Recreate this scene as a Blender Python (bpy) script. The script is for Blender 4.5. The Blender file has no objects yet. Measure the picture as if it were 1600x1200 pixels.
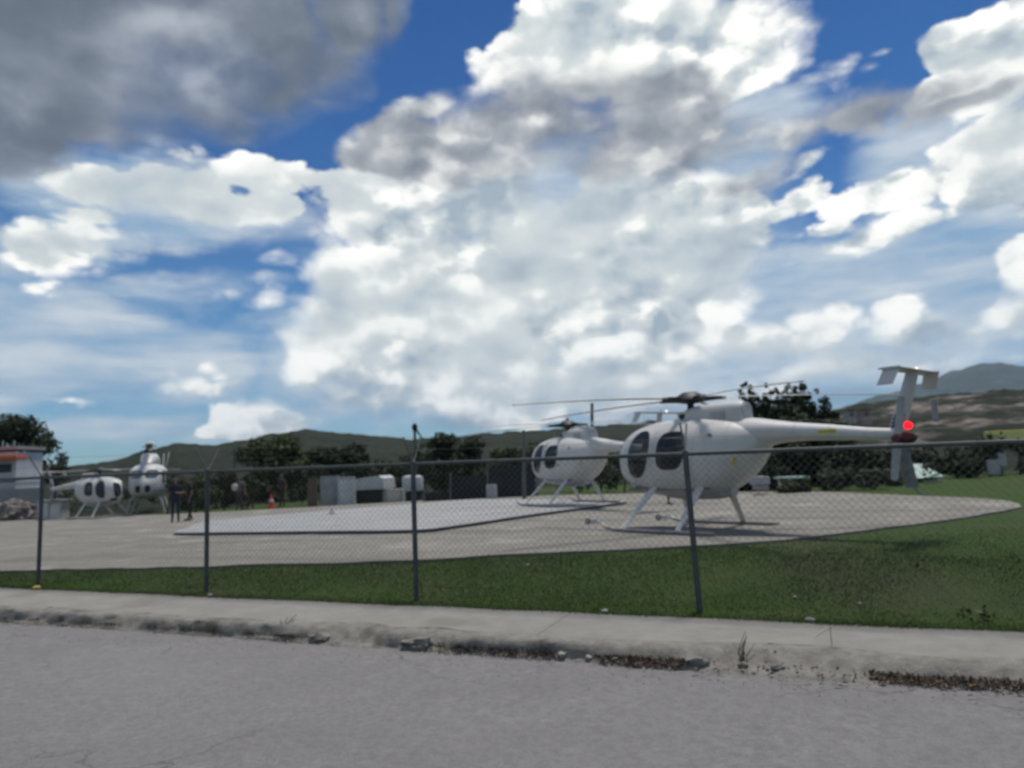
import bpy, bmesh, math, random
from mathutils import Vector, Matrix, noise as mnoise

random.seed(7)
C = bpy.context.scene.collection
scene = bpy.context.scene
R = math.radians

# ---------------------------------------------------------------- camera
F_PX, PITCH, ROLL, CAM_Z = 1150.0, math.atan(130 / 1150), 0.042, 1.85
_f = Vector((0, math.cos(PITCH), math.sin(PITCH)))
_r0 = Vector((1, 0, 0)); _u0 = Vector((0, -math.sin(PITCH), math.cos(PITCH)))
_u = _u0 * math.cos(ROLL) + _r0 * math.sin(ROLL)
_r = _r0 * math.cos(ROLL) - _u0 * math.sin(ROLL)
cam_data = bpy.data.cameras.new('camera')
cam = bpy.data.objects.new('camera', cam_data); C.objects.link(cam)
m = Matrix((( _r.x, _u.x, -_f.x, 0), (_r.y, _u.y, -_f.y, 0), (_r.z, _u.z, -_f.z, CAM_Z), (0, 0, 0, 1)))
cam.matrix_world = m
cam_data.sensor_width = 36; cam_data.lens = 36 * F_PX / 1600
cam_data.clip_start = 0.05; cam_data.clip_end = 60000
cam_data.dof.use_dof = True; cam_data.dof.focus_distance = 1.6; cam_data.dof.aperture_fstop = 3.6
scene.camera = cam

def direction(px, py):
    return (_f * F_PX + _r * (px - 800) - _u * (py - 600)).normalized()
def at(px, py, y):
    """point seen at picture position (px, py) at ground distance y"""
    d = direction(px, py); return Vector((0, 0, CAM_Z)) + d * (y / d.y)
def azel(px, py):
    d = direction(px, py); return math.atan2(d.x, d.y) * 1000, math.asin(d.z) * 1000

scene.view_settings.view_transform = 'Standard'; scene.view_settings.look = 'None'
scene.view_settings.gamma = 1; scene.view_settings.use_curve_mapping = False
scene.view_settings.exposure = 0.0
scene.cycles.use_denoising = True
scene.cycles.max_bounces = 6; scene.cycles.diffuse_bounces = 3; scene.cycles.transparent_max_bounces = 8

# ---------------------------------------------------------------- node helper
class E:
    """wraps a node socket so that shading maths can be written as formulas"""
    nt = None
    def __init__(self, s): self.s = s
    @staticmethod
    def math(op, *a, clamp=False):
        n = E.nt.nodes.new('ShaderNodeMath'); n.operation = op; n.use_clamp = clamp
        for i, v in enumerate(a):
            if isinstance(v, E): E.nt.links.new(v.s, n.inputs[i])
            else: n.inputs[i].default_value = v
        return E(n.outputs[0])
    def __add__(s, o): return E.math('ADD', s, o)
    __radd__ = __add__
    def __sub__(s, o): return E.math('SUBTRACT', s, o)
    def __rsub__(s, o): return E.math('SUBTRACT', o, s)
    def __mul__(s, o): return E.math('MULTIPLY', s, o)
    __rmul__ = __mul__
    def __truediv__(s, o): return E.math('DIVIDE', s, o)
    def max(s, o): return E.math('MAXIMUM', s, o)
    def min(s, o): return E.math('MINIMUM', s, o)
    def smax(s, o, k): return E.math('SMOOTH_MAX', s, o, k)
    def clamp(s): return E.math('ADD', s, 0.0, clamp=True)
    def sstep(s, a, b):
        n = E.nt.nodes.new('ShaderNodeMapRange'); n.interpolation_type = 'SMOOTHSTEP'
        E.nt.links.new(s.s, n.inputs[0])
        n.inputs[1].default_value = a; n.inputs[2].default_value = b
        return E(n.outputs[0])
    def ramp(s, stops):
        n = E.nt.nodes.new('ShaderNodeValToRGB'); E.nt.links.new(s.s, n.inputs[0])
        cr = n.color_ramp
        while len(cr.elements) < len(stops): cr.elements.new(0.5)
        for e, (p, c) in zip(cr.elements, stops):
            e.position = p; e.color = (*c, 1) if len(c) == 3 else c
        return E(n.outputs[0])
    @staticmethod
    def mix(f, a, b, mode='MIX'):
        n = E.nt.nodes.new('ShaderNodeMix'); n.data_type = 'RGBA'; n.blend_type = mode
        for i, v in ((0, f), (6, a), (7, b)):
            if isinstance(v, E): E.nt.links.new(v.s, n.inputs[i])
            elif i == 0: n.inputs[i].default_value = v
            else: n.inputs[i].default_value = (*v, 1)
        return E(n.outputs[2])
    @staticmethod
    def vec(op, a, b=None, scale=None):
        n = E.nt.nodes.new('ShaderNodeVectorMath'); n.operation = op
        for i, v in enumerate((a, b)):
            if isinstance(v, E): E.nt.links.new(v.s, n.inputs[i])
            elif v is not None: n.inputs[i].default_value = v
        if scale is not None:
            if isinstance(scale, E): E.nt.links.new(scale.s, n.inputs[3])
            else: n.inputs[3].default_value = scale
        return E(n.outputs[1] if op in ('LENGTH', 'DOT_PRODUCT') else n.outputs[0])
    @staticmethod
    def xyz(x, y, z=0.0):
        n = E.nt.nodes.new('ShaderNodeCombineXYZ')
        for i, v in enumerate((x, y, z)):
            if isinstance(v, E): E.nt.links.new(v.s, n.inputs[i])
            else: n.inputs[i].default_value = v
        return E(n.outputs[0])
    def sep(s):
        n = E.nt.nodes.new('ShaderNodeSeparateXYZ'); E.nt.links.new(s.s, n.inputs[0])
        return [E(o) for o in n.outputs]
    @staticmethod
    def noise(v, scale, detail=4, rough=0.5, dist=0.0, color=False, lac=2.0):
        n = E.nt.nodes.new('ShaderNodeTexNoise')
        if v is not None: E.nt.links.new(v.s, n.inputs['Vector'])
        n.inputs['Scale'].default_value = scale; n.inputs['Detail'].default_value = detail
        n.inputs['Roughness'].default_value = rough; n.inputs['Distortion'].default_value = dist
        n.inputs['Lacunarity'].default_value = lac
        return E(n.outputs['Color' if color else 'Fac'])
    @staticmethod
    def voro(v, scale, feature='F1', detail=0, rough=0.5, smooth=0.5, out='Distance', rand=1.0):
        n = E.nt.nodes.new('ShaderNodeTexVoronoi'); n.feature = feature
        if v is not None: E.nt.links.new(v.s, n.inputs['Vector'])
        n.inputs['Scale'].default_value = scale
        if 'Detail' in n.inputs and feature != 'DISTANCE_TO_EDGE':
            n.inputs['Detail'].default_value = detail; n.inputs['Roughness'].default_value = rough
        if feature == 'SMOOTH_F1': n.inputs['Smoothness'].default_value = smooth
        n.inputs['Randomness'].default_value = rand
        return E(n.outputs[out])

def srgb(r, g, b):
    f = lambda c: ((c / 255 + 0.055) / 1.055) ** 2.4 if c > 10 else c / 255 / 12.92
    return (f(r), f(g), f(b))

# ---------------------------------------------------------------- sky
SUN_EL, SUN_AZ = R(74), R(40)            # high, beyond the helipad and to the right
SKY_STRENGTH = 0.1
def build_world():
    w = bpy.data.worlds.new('World'); scene.world = w; w.use_nodes = True
    nt = w.node_tree; nt.nodes.clear(); E.nt = nt
    out = nt.nodes.new('ShaderNodeOutputWorld'); bg = nt.nodes.new('ShaderNodeBackground')
    nt.links.new(bg.outputs[0], out.inputs[0]); bg.inputs[1].default_value = SKY_STRENGTH
    sky = nt.nodes.new('ShaderNodeTexSky'); sky.sky_type = 'NISHITA'; sky.sun_disc = False
    sky.sun_elevation = SUN_EL; sky.sun_rotation = SUN_AZ; sky.altitude = 50
    sky.air_density = 1.0; sky.dust_density = 0.6; sky.ozone_density = 1.6
    tc = nt.nodes.new('ShaderNodeTexCoord')
    D = E(tc.outputs['Generated'])
    x, y, z = D.sep()
    az = E.math('ARCTAN2', x, y) * 1000.0
    el = E.math('ARCSINE', z) * 1000.0
    P = E.xyz(az, el, 0.0)
    S = 1.0 / SKY_STRENGTH
    def col(r, g, b): return tuple(c * S for c in srgb(r, g, b))

    # noise space: the view direction, squeezed a little so clouds lie flat near the horizon
    N3 = E.vec('MULTIPLY', D, (1, 1, 1.5))
    wv = E.vec('SUBTRACT', E.noise(N3, 5.0, 5, 0.55, color=True), (0.5, 0.5, 0.5))
    wf = E.vec('SUBTRACT', E.noise(N3, 22.0, 4, 0.6, color=True), (0.5, 0.5, 0.5))
    NW = E.vec('ADD', N3, E.vec('SCALE', wf, scale=0.035))

    chain = [None]
    def blobs(Pv, items, k=0.25):
        acc = None
        for it in items:
            cx, cy, rx, ry = it[:4]; rot = it[4] if len(it) > 4 else 0
            u, v = azel(cx, cy); sc = math.cos(math.atan(math.hypot(cx - 800, cy - 600) / 1150))
            mp = nt.nodes.new('ShaderNodeMapping'); mp.vector_type = 'TEXTURE'
            # each blob waits for the one before it, which keeps few values alive at once
            nt.links.new((Pv if chain[0] is None else E.vec('ADD', Pv, E.vec('SCALE', E.xyz(chain[0], 0.0), scale=1e-6))).s, mp.inputs[0])
            mp.inputs['Location'].default_value = (u, v, 0)
            mp.inputs['Rotation'].default_value = (0, 0, R(rot))
            mp.inputs['Scale'].default_value = (rx * .87 * sc, ry * .87 * sc, 1e6)
            g = max(0.10, min(1.6, min(rx, ry) * 1.25 / 80))      # the same steepness for small and large
            b = g - g * E.vec('LENGTH', E(mp.outputs[0]))
            acc = b if acc is None else acc.max(b)
            chain[0] = acc
        return acc

    # base blue, deeper overhead, paler at the horizon
    tint = (el / 700.0).ramp([(0.0, (0.60, 0.92, 1.15)), (0.10, (0.50, 0.82, 1.06)), (0.3, (0.29, 0.62, 0.88)),
                              (0.55, (0.125, 0.43, 0.78)), (0.9, (0.065, 0.33, 0.69)), (1.0, (0.06, 0.32, 0.68))])
    base = E.mix(1.0, E(sky.outputs[0]), tint, 'MULTIPLY')
    E_ = E
    # clouds beyond the part of the sky in view: broken cover of the same kind
    vm = E.vec('LENGTH', E.vec('MULTIPLY', E.vec('SUBTRACT', P, (0, 260, 0)), (1 / 800, 1 / 480, 0)))
    outside = vm.sstep(0.95, 1.35)
    big = E.noise(N3, 2.6, 3, 0.5)

    # --- veil of thin high cloud
    PV = E.vec('ADD', P, E.vec('SCALE', wv, scale=140.0))
    veil = blobs(PV, VEIL, 0.4)
    streak = E.noise(E.vec('MULTIPLY', N3, (1, 1, 3.0)), 7.0, 5, 0.55)
    va = (veil * 1.1 + (streak - 0.5) * 0.65).sstep(-0.12, 0.60) * 0.86
    va = va.max(outside * (big + (streak - .5) * 0.5).sstep(0.45, 0.65) * 0.7)
    c = E.mix(va, base, (streak).ramp([(0.3, col(138, 174, 206)), (0.48, col(182, 200, 216)), (0.66, col(220, 227, 231))]))

    # shared billows: height of the cloud surface here and a little nearer the light (up and to the left)
    def billow(Nv, vs, ns):
        return (0.58 - E.voro(Nv, vs, 'F1', 2, 0.55)) * 0.85 + (E.noise(Nv, ns, 6, 0.60) - 0.5) * 1.15
    LO = (-0.018, 0, 0.030)
    d0 = billow(NW, 9.0, 8.0)
    d1 = billow(E.vec('ADD', NW, LO), 9.0, 8.0)
    NS = E.vec('ADD', N3, (3.1, 1.7, 0.4))
    s0 = (E.noise(NS, 7.0, 5, 0.52) - 0.5) * 1.5
    s1 = (E.noise(E.vec('ADD', NS, LO), 7.0, 2, 0.52) - 0.5) * 1.5
    soft = E.noise(E.vec('ADD', N3, (1.3, 4.4, 2.0)), 4.5, 2, 0.5)

    # some parts of a cloud are smooth mist, others crowded with puffs
    flat = E.noise(E.vec('ADD', N3, (7.3, 2.2, 5.0)), 5.0, 2, 0.5).sstep(0.38, 0.64) * 1.35 + 0.25
    def cumulus(prev, items, warp, amp, edge, colours, outc=None, shade_items=None, contrast=1.0, smooth=False, bias=0.0, grow=0.2):
        e0, e1 = (s0, s1) if smooth else (d0, d1)
        PA = E.vec('ADD', P, E.vec('SCALE', wv, scale=warp))
        f = blobs(PA, items)
        if outc: f = f * (1.0 - outside) + outside * ((big - outc) * 5.0)
        dens = (f + grow).min(0.75) + e0 * amp
        # some edges crisp, some frayed
        a = (dens / (soft.sstep(0.42, 0.66) * edge * 1.5 + edge * 0.45)).sstep(0.0, 1.0)
        lit = (e0 - e1) * contrast * flat + (s0 - s1) * 0.9 * contrast + 0.5 + e0 * 0.22 * contrast + (soft - 0.5) * 0.35 + bias
        if shade_items is not None:
            sh = blobs(PA, shade_items)
            lit = lit - (sh + e0 * 0.30).sstep(-0.35, 0.75) * 0.44
        lit = lit + (1.0 - dens.sstep(0.0, 0.6)) * 0.10
        cc = lit.ramp(colours)
        return E.mix(a, prev, cc)

    white = [(0.0, col(168, 182, 194)), (0.25, col(197, 207, 212)), (0.5, col(222, 228, 227)), (0.66, tuple(1.12 * c for c in col(243, 244, 240))), (0.92, tuple(1.22 * c for c in col(252, 251, 245)))]
    grey = [(0.0, col(124, 131, 143)), (0.35, col(149, 154, 162)), (0.6, col(176, 179, 184)), (0.85, col(214, 216, 216)), (1.0, col(236, 237, 234))]
    dark = [(0.0, col(90, 100, 112)), (0.35, col(106, 115, 128)), (0.6, col(130, 138, 151)), (1.0, col(176, 182, 192))]
    c = cumulus(c, WHITE + WISP, 70, 0.62, 0.30, white, outc=0.52, shade_items=WSHADE, bias=0.12)
    c = cumulus(c, GREY, 80, 0.55, 0.55, grey, grow=0.3, contrast=0.75)
    c = cumulus(c, DARK, 80, 0.55, 0.55, dark, outc=0.60, contrast=0.8, smooth=True, grow=0.30)
    # blue-grey rain haze low over the hills
    rain = blobs(E.vec('ADD', P, E.vec('SCALE', wv, scale=50.0)), RAIN, 0.3)
    ra = (rain + (streak - 0.5) * 0.9).sstep(-0.05, 0.6) * 0.85
    c = E.mix(ra, c, col(118, 138, 165))
    # below the horizon nothing but a dull ground tone
    c = E.mix(el.sstep(-30, -5), (0.9, 0.9, 0.85), c)
    nt.links.new(c.s, bg.inputs[0])
    w.cycles.sampling_method = 'MANUAL'; w.cycles.sample_map_resolution = 512

VEIL = [(230, 320, 270, 75), (80, 380, 160, 50), (1500, 450, 240, 110), (1560, 300, 150, 160), (1330, 520, 380, 90), (1130, 560, 300, 110), (80, 540, 280, 90), (270, 560, 180, 70), (1480, 410, 260, 100), (1530, 260, 190, 130), (1260, 440, 260, 44, 12), (40, 470, 220, 60), (200, 450, 220, 30), (200, 665, 320, 34),
        (1150, 580, 600, 60), (640, 560, 260, 120), (1180, 200, 120, 90), (850, 400, 420, 200), (900, 600, 500, 70), (1230, 480, 400, 100)]
WHITE = [(200, 300, 130, 36), (60, 400, 120, 34), (150, 360, 110, 26), (1560, 250, 90, 70), (1500, 60, 70, 50), (985, 55, 240, 110), (860, 95, 120, 65), (1140, 70, 130, 85), (1230, 30, 60, 30), (775, 115, 55, 35),
         (700, 330, 240, 95), (560, 350, 100, 50), (510, 430, 50, 100), (620, 520, 180, 120), (480, 560, 45, 80), (800, 470, 300, 170),
         (1000, 410, 200, 190), (900, 560, 250, 80), (700, 620, 300, 55), (1120, 330, 80, 80), (1080, 420, 110, 90), (450, 640, 90, 30), (400, 664, 90, 8), (600, 290, 70, 40),
         (265, 290, 90, 32), (110, 375, 130, 34), (20, 380, 80, 38), (340, 325, 110, 26), (210, 390, 70, 18), (150, 330, 70, 22), (430, 315, 60, 16),
         (1560, 90, 110, 85, 30), (1620, 20, 90, 70), (1490, 140, 80, 35), (1590, 215, 110, 60), (1605, 400, 50, 70), (1620, 310, 60, 45),
         (1200, 525, 150, 42), (1310, 495, 36, 36), (1480, 525, 150, 36), (1560, 505, 90, 36), (1400, 495, 50, 26), (1000, 610, 300, 34), (1350, 575, 300, 28), (1190, 610, 120, 20)]
WSHADE = [(560, 620, 60, 50), (760, 430, 160, 40), (690, 465, 90, 22), (900, 380, 230, 22), (900, 310, 250, 50), (850, 590, 220, 20),
          (1200, 550, 170, 18), (1480, 548, 160, 16), (1030, 480, 60, 60), (1120, 390, 110, 60), (1000, 605, 220, 20), (760, 300, 120, 30), (1110, 570, 120, 20), (520, 480, 40, 60), (270, 320, 190, 44), (1350, 590, 260, 14)]
WISP = [(410, 480, 26, 10), (350, 460, 14, 7), (390, 445, 50, 10), (310, 570, 9, 8), (300, 600, 65, 10, 5), (90, 622, 60, 14), (150, 583, 60, 7, 6),
        (395, 605, 36, 12), (430, 400, 45, 20), (1320, 97, 22, 8), (1360, 108, 14, 6), (1290, 120, 30, 8), (1380, 80, 14, 6),
        (1240, 320, 65, 20, 20), (1250, 270, 65, 14, 15), (1390, 300, 95, 24, 8), (1280, 370, 45, 14), (65, 445, 26, 6, 20), (500, 285, 60, 14), (430, 275, 80, 18), (280, 250, 36, 14), (1300, 395, 260, 15, 12)]
GREY = [(900, 195, 270, 85), (760, 235, 200, 62), (640, 225, 90, 55), (570, 245, 50, 24), (1120, 220, 150, 50), (1040, 135, 90, 34), (850, 150, 70, 26),
        (1340, 190, 150, 32, 4), (1250, 205, 90, 36), (1460, 180, 90, 14, 8), (680, 165, 60, 26), (1180, 275, 80, 28)]
DARK = [(230, 60, 370, 125), (100, 150, 220, 70), (300, 165, 140, 52), (550, 30, 90, 65), (430, 135, 90, 40), (0, 225, 70, 30), (-140, 40, 300, 220), (490, 165, 40, 12), (290, 205, 60, 10), (620, 20, 26, 46)]
RAIN = [(720, 658, 120, 22), (1000, 640, 200, 22), (1330, 625, 220, 26), (1150, 645, 260, 24), (1560, 590, 120, 34)]
build_world()
# ---------------------------------------------------------------- object helpers
class MB:
    """collects shapes and links them as one mesh object"""
    def __init__(self): self.v = []; self.f = []; self.mi = []; self.m = 0
    def _add(self, vs, fs):
        o = len(self.v); self.v += [tuple(v) for v in vs]
        self.f += [tuple(i + o for i in f) for f in fs]; self.mi += [self.m] * len(fs)
    def box(self, c, size, rot=None, taper=1.0):
        x, y, z = (s / 2 for s in size); vs = []
        for sz in (-1, 1):
            k = taper if sz > 0 else 1.0
            for sx, sy in ((-1, -1), (1, -1), (1, 1), (-1, 1)):
                p = Vector((sx * x * k, sy * y * k, sz * z))
                if rot is not None: p = rot @ p
                vs.append(p + Vector(c))
        self._add(vs, [(3, 2, 1, 0), (4, 5, 6, 7), (0, 1, 5, 4), (1, 2, 6, 5), (2, 3, 7, 6), (3, 0, 4, 7)])
    def rings(self, rings, cap=True, close=True):
        n = len(rings[0]); vs = [p for r in rings for p in r]; fs = []
        for i in range(len(rings) - 1):
            for j in range(n if close else n - 1):
                k = (j + 1) % n
                fs.append((i * n + j, i * n + k, (i + 1) * n + k, (i + 1) * n + j))
        if cap:
            fs.append(tuple(range(n))[::-1]); fs.append(tuple(range((len(rings) - 1) * n, len(rings) * n)))
        self._add(vs, fs)
    def tube(self, pts, rad, n=8, cap=True, flat=None):
        pts = [Vector(p) for p in pts]; rr = []
        if not hasattr(rad, '__len__'): rad = [rad] * len(pts)
        prev = None
        for i, p in enumerate(pts):
            d = (pts[min(i + 1, len(pts) - 1)] - pts[max(i - 1, 0)]).normalized()
            if prev is None:
                a = Vector((0, 0, 1)) if abs(d.z) < .9 else Vector((1, 0, 0))
                e1 = d.cross(a).normalized()
            else:
                e1 = (prev - d * prev.dot(d)).normalized()
            prev = e1; e2 = d.cross(e1)
            rr.append([p + e1 * (rad[i] * math.cos(2 * math.pi * k / n)) + e2 * (rad[i] * math.sin(2 * math.pi * k / n)) for k in range(n)])
        self.rings(rr, cap)
    def ellipsoid(self, c, r, nu=14, nv=9, rot=None, bump=0.0, seed=0):
        rr = []
        for i in range(nv + 1):
            t = math.pi * (i / nv) * .998 + .003
            ring = []
            for k in range(nu):
                a = 2 * math.pi * k / nu
                q = Vector((math.sin(t) * math.cos(a), math.sin(t) * math.sin(a), -math.cos(t)))
                if bump: q *= 1 + bump * mnoise.noise(q * 1.7 + Vector((seed, seed * .7, 0)))
                q = Vector((q.x * r[0], q.y * r[1], q.z * r[2]))
                if rot is not None: q = rot @ q
                ring.append(q + Vector(c))
            rr.append(ring)
        self.rings(rr)
    def poly(self, pts): self._add(pts, [tuple(range(len(pts)))])
    def build(self, name, mats, parent=None, smooth=False, bevel=0.0):
        me = bpy.data.meshes.new(name); me.from_pydata(self.v, [], self.f)
        if not isinstance(mats, (list, tuple)): mats = [mats]
        for mm in mats: me.materials.append(mm)
        me.polygons.foreach_set('material_index', self.mi)
        bm = bmesh.new(); bm.from_mesh(me); bmesh.ops.recalc_face_normals(bm, faces=bm.faces)
        if bevel:
            bmesh.ops.bevel(bm, geom=[e for e in bm.edges if len(e.link_faces) == 2 and e.calc_face_angle(0) > .6], offset=bevel, segments=2, affect='EDGES', clamp_overlap=True)
        if smooth:
            for f in bm.faces: f.smooth = True
            for e in bm.edges:
                if len(e.link_faces) == 2 and e.calc_face_angle(0) > R(42): e.smooth = False
        bm.to_mesh(me); bm.free()
        o = bpy.data.objects.new(name, me); C.objects.link(o)
        if parent: o.parent = parent
        return o

def tag(o, label=None, cat=None, group=None, kind=None):
    for k, v in (('label', label), ('category', cat), ('group', group), ('kind', kind)):
        if v: o[k] = v
    return o
def empty(name, loc, rz=0.0):
    o = bpy.data.objects.new(name, None); C.objects.link(o)
    o.location = loc; o.rotation_euler = (0, 0, rz); o.empty_display_size = .2
    return o
def copy_tree(o, parent=None):
    c = o.copy(); C.objects.link(c)
    if parent: c.parent = parent
    for ch in list(o.children): copy_tree(ch, c)
    return c

def material(name, colour, rough=0.7, bump=None, bump_d=0.01, metal=0.0, spec=0.5, emit=None, coat=0.0, translucent=0.0, alpha=None):
    mt = bpy.data.materials.new(name); mt.use_nodes = True; nt = mt.node_tree; E.nt = nt
    b = nt.nodes['Principled BSDF']
    tc = nt.nodes.new('ShaderNodeTexCoord'); P = E(tc.outputs['Object'])
    c = colour(P) if callable(colour) else colour
    if isinstance(c, E): nt.links.new(c.s, b.inputs['Base Color'])
    else: b.inputs['Base Color'].default_value = (*c, 1)
    r = rough(P) if callable(rough) else rough
    if isinstance(r, E): nt.links.new(r.s, b.inputs['Roughness'])
    else: b.inputs['Roughness'].default_value = r
    b.inputs['Metallic'].default_value = metal; b.inputs['Specular IOR Level'].default_value = spec
    b.inputs['Coat Weight'].default_value = coat
    if bump:
        bn = nt.nodes.new('ShaderNodeBump'); bn.inputs['Distance'].default_value = bump_d
        nt.links.new(bump(P).s, bn.inputs['Height']); nt.links.new(bn.outputs[0], b.inputs['Normal'])
    if emit:
        b.inputs['Emission Color'].default_value = (*emit[:3], 1); b.inputs['Emission Strength'].default_value = emit[3]
    return mt
def island():
    g = E.nt.nodes.new('ShaderNodeNewGeometry'); return E(g.outputs['Random Per Island'])
def rgbn(P, scale, stops, detail=5, rough=0.6):
    return E.noise(P, scale, detail, rough).ramp(stops)
def plain(c, var=0.12, scale=6.0):
    """paint or stone of one colour with faint grime"""
    lo = tuple(x * (1 - var) for x in c); hi = tuple(min(1, x * (1 + var)) for x in c)
    return lambda P: rgbn(P, scale, [(0.3, lo), (0.7, hi)])
# ---------------------------------------------------------------- sun
sun_data = bpy.data.lights.new('sun', 'SUN'); sun_data.energy = 3.7; sun_data.angle = R(9); sun_data.color = (1.0, 0.93, 0.83)
sun = bpy.data.objects.new('sun', sun_data); C.objects.link(sun)
_sd = Vector((math.sin(SUN_AZ) * math.cos(SUN_EL), math.cos(SUN_AZ) * math.cos(SUN_EL), math.sin(SUN_EL)))
sun.rotation_euler = _sd.to_track_quat('Z', 'Y').to_euler(); sun.location = _sd * 50

# ---------------------------------------------------------------- ground shape
T = Vector((0.929, -0.369)); NV = Vector((0.369, 0.929))          # along the road, and away from the viewer
V_KERB, V_BACK, V_FENCE = 7.06, 8.43, 8.77
def sv(x, y): return x * T.x + y * T.y, x * NV.x + y * NV.y
def xy(s, v): return s * T.x + v * NV.x, s * T.y + v * NV.y
def sst(t): t = max(0, min(1, t)); return t * t * (3 - 2 * t)
def near_z(s): return 0.15 - 0.008 * (max(-40, min(40, s)) + 5)
def far_z(x, y):
    q = -x - 2
    sp = 2.0 * math.log1p(math.exp(max(-20, min(20, q / 2.0)))) if q < 40 else q
    return 0.47 - 0.02 * min(sp, 60)
def ground_z(x, y):
    s, v = sv(x, y); zn = near_z(s)
    if v < V_KERB: return zn - 0.15
    w = max(1.1, min(2.2, 2.1 + 0.1 * x))
    t = sst((v - 8.5) / w)
    return zn * (1 - t) + far_z(x, y) * t
def hit(px, py, dz=0.0, lo=3.0, hi=400.0):
    """ground point seen at a picture position (dz above the ground)"""
    d = direction(px, py); d = d / d.y; y = lo; step = 0.05
    prev = y
    while y < hi:
        if CAM_Z + d.z * y < ground_z(d.x * y, y) + dz: break
        prev = y; y += step * max(1, y / 10)
    a, b = prev, y
    for _ in range(25):
        m_ = (a + b) / 2
        if CAM_Z + d.z * m_ < ground_z(d.x * m_, m_) + dz: b = m_
        else: a = m_
    return Vector((d.x * a, a, CAM_Z + d.z * a))

# ---------------------------------------------------------------- ground materials
def grass_col(P):
    a = rgbn(P, 1.3, [(0.3, (0.034, 0.066, 0.016)), (0.5, (0.044, 0.080, 0.020)), (0.7, (0.070, 0.084, 0.036))], 8, 0.7)
    a = E.mix(E.noise(P, 0.35, 3, .5).sstep(.45, .7) * 0.6, a, (0.062, 0.064, 0.040))
    r_ = E.vec('LENGTH', P)                                   # beyond the yard the mown grass gives way to dark scrub
    sc = rgbn(P, .25, [(0.35, (0.009, 0.014, 0.008)), (0.6, (0.020, 0.026, 0.013)), (0.72, (0.05, 0.048, 0.036))], 7, .7)
    return E.mix((r_ + E.noise(P, .2, 3, .5) * 8.0).sstep(48, 58), a, sc)
M_lawn = material('lawn', grass_col, 0.95, lambda P: E.noise(P, 40, 5, .7), 0.03, spec=.1)
M_blade = material('grass_blade', lambda P: E.mix(E.noise(P, 0.55, 6, .68).sstep(.46, .66) * 0.8, island().ramp([(0, (0.042, 0.080, 0.016)), (.5, (0.058, 0.102, 0.022)), (.85, (0.076, 0.116, 0.034)), (1, (0.14, 0.13, 0.065))]), (0.090, 0.090, 0.050)), 0.8, spec=.2)
def asphalt_col(P):
    g = E.noise(P, 75, 5, .8)
    a = g.ramp([(0.30, (0.095, 0.093, 0.094)), (0.44, (0.172, 0.169, 0.170)), (0.58, (0.205, 0.202, 0.203)), (0.72, (0.35, 0.345, 0.34))])
    m_ = E.noise(P, 14, 4, .75)
    a = E.mix(m_.sstep(.44, .60) * .55, a, (0.132, 0.129, 0.130))
    a = E.mix(E.noise(P, 5.5, 6, .7).sstep(.50, .66) * .40, a, (0.24, 0.236, 0.236))
    rot = E.vec('MULTIPLY', P, (.5, .9, 1))
    a = E.mix(E.noise(rot, 0.8, 6, .62).sstep(.42, .7) * 0.40, a, (0.135, 0.132, 0.134))
    a = E.mix(E.noise(P, 0.33, 4, .55).sstep(.5, .72) * 0.35, a, (0.225, 0.221, 0.221))
    wp = E.vec('ADD', P, E.vec('SCALE', E.noise(P, 1.5, 5, .65, color=True), scale=.9))
    crack = 1.0 - E.voro(wp, .42, 'DISTANCE_TO_EDGE').sstep(.0, .012)
    a = E.mix(crack * E.noise(P, .5, 3, .5).sstep(.45, .6) * .55, a, (0.07, 0.068, 0.066))
    oil = E.noise(E.vec('ADD', P, (40, 7, 0)), 1.1, 4, .6).sstep(.66, .76)
    return E.mix(oil * .4, a, (0.085, 0.083, 0.083))
M_asphalt = material('asphalt', asphalt_col, 0.92, lambda P: E.noise(P, 60, 5, .75), 0.009, spec=.2)
def conc_col(lo, hi, dirt):
    def f(P):
        a = rgbn(P, 3.0, [(0.25, lo), (0.75, hi)], 8, .65)
        a = E.mix(E.noise(P, 55, 4, .7).sstep(.45, .8) * .45, a, tuple(x * .72 for x in lo))
        return E.mix(E.noise(P, 0.8, 5, .6).sstep(.52, .72) * .55, a, dirt)
    return f
M_walk = material('worn_concrete', conc_col((0.185, 0.180, 0.166), (0.262, 0.256, 0.240), (0.135, 0.128, 0.112)), 0.9, lambda P: E.noise(P, 40, 5, .7), 0.008, spec=.25)
M_kerb = material('old_kerb_concrete', lambda P: E.mix(E.noise(P, 2.3, 5, .65).sstep(.5, .72) * .75, rgbn(P, 7, [(0.3, (0.15, 0.144, 0.13)), (0.7, (0.28, 0.27, 0.245))], 8, .7), (0.07, 0.066, 0.052)), 0.95, lambda P: E.noise(P, 22, 6, .75), 0.02, spec=.2)
def apron_col(P):
    g = E.noise(P, 16, 6, .82)
    a = g.ramp([(0.32, (0.135, 0.128, 0.112)), (0.46, (0.215, 0.206, 0.186)), (0.56, (0.262, 0.252, 0.230)), (0.70, (0.42, 0.405, 0.37))])
    x, y, z = P.sep()
    along = E.xyz(x * .93 - y * .37, x * .37 + y * .93, 0.0)                 # tracks run along the fence
    tr = E.noise(E.vec('MULTIPLY', along, (0.10, 0.9, 1)), 1.0, 6, .65)
    a = E.mix(tr.sstep(.47, .60) * .60, a, (0.150, 0.144, 0.132))
    a = E.mix(E.noise(P, 2.6, 6, .7).sstep(.50, .68) * .55, a, (0.175, 0.167, 0.152))
    return E.mix(E.noise(P, 0.7, 5, .65).sstep(.52, .70) * .55, a, (0.40, 0.385, 0.35))
M_apron = material('crushed_limestone', apron_col, 0.95, lambda P: E.noise(P, 30, 6, .75), 0.03, spec=.2)
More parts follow.
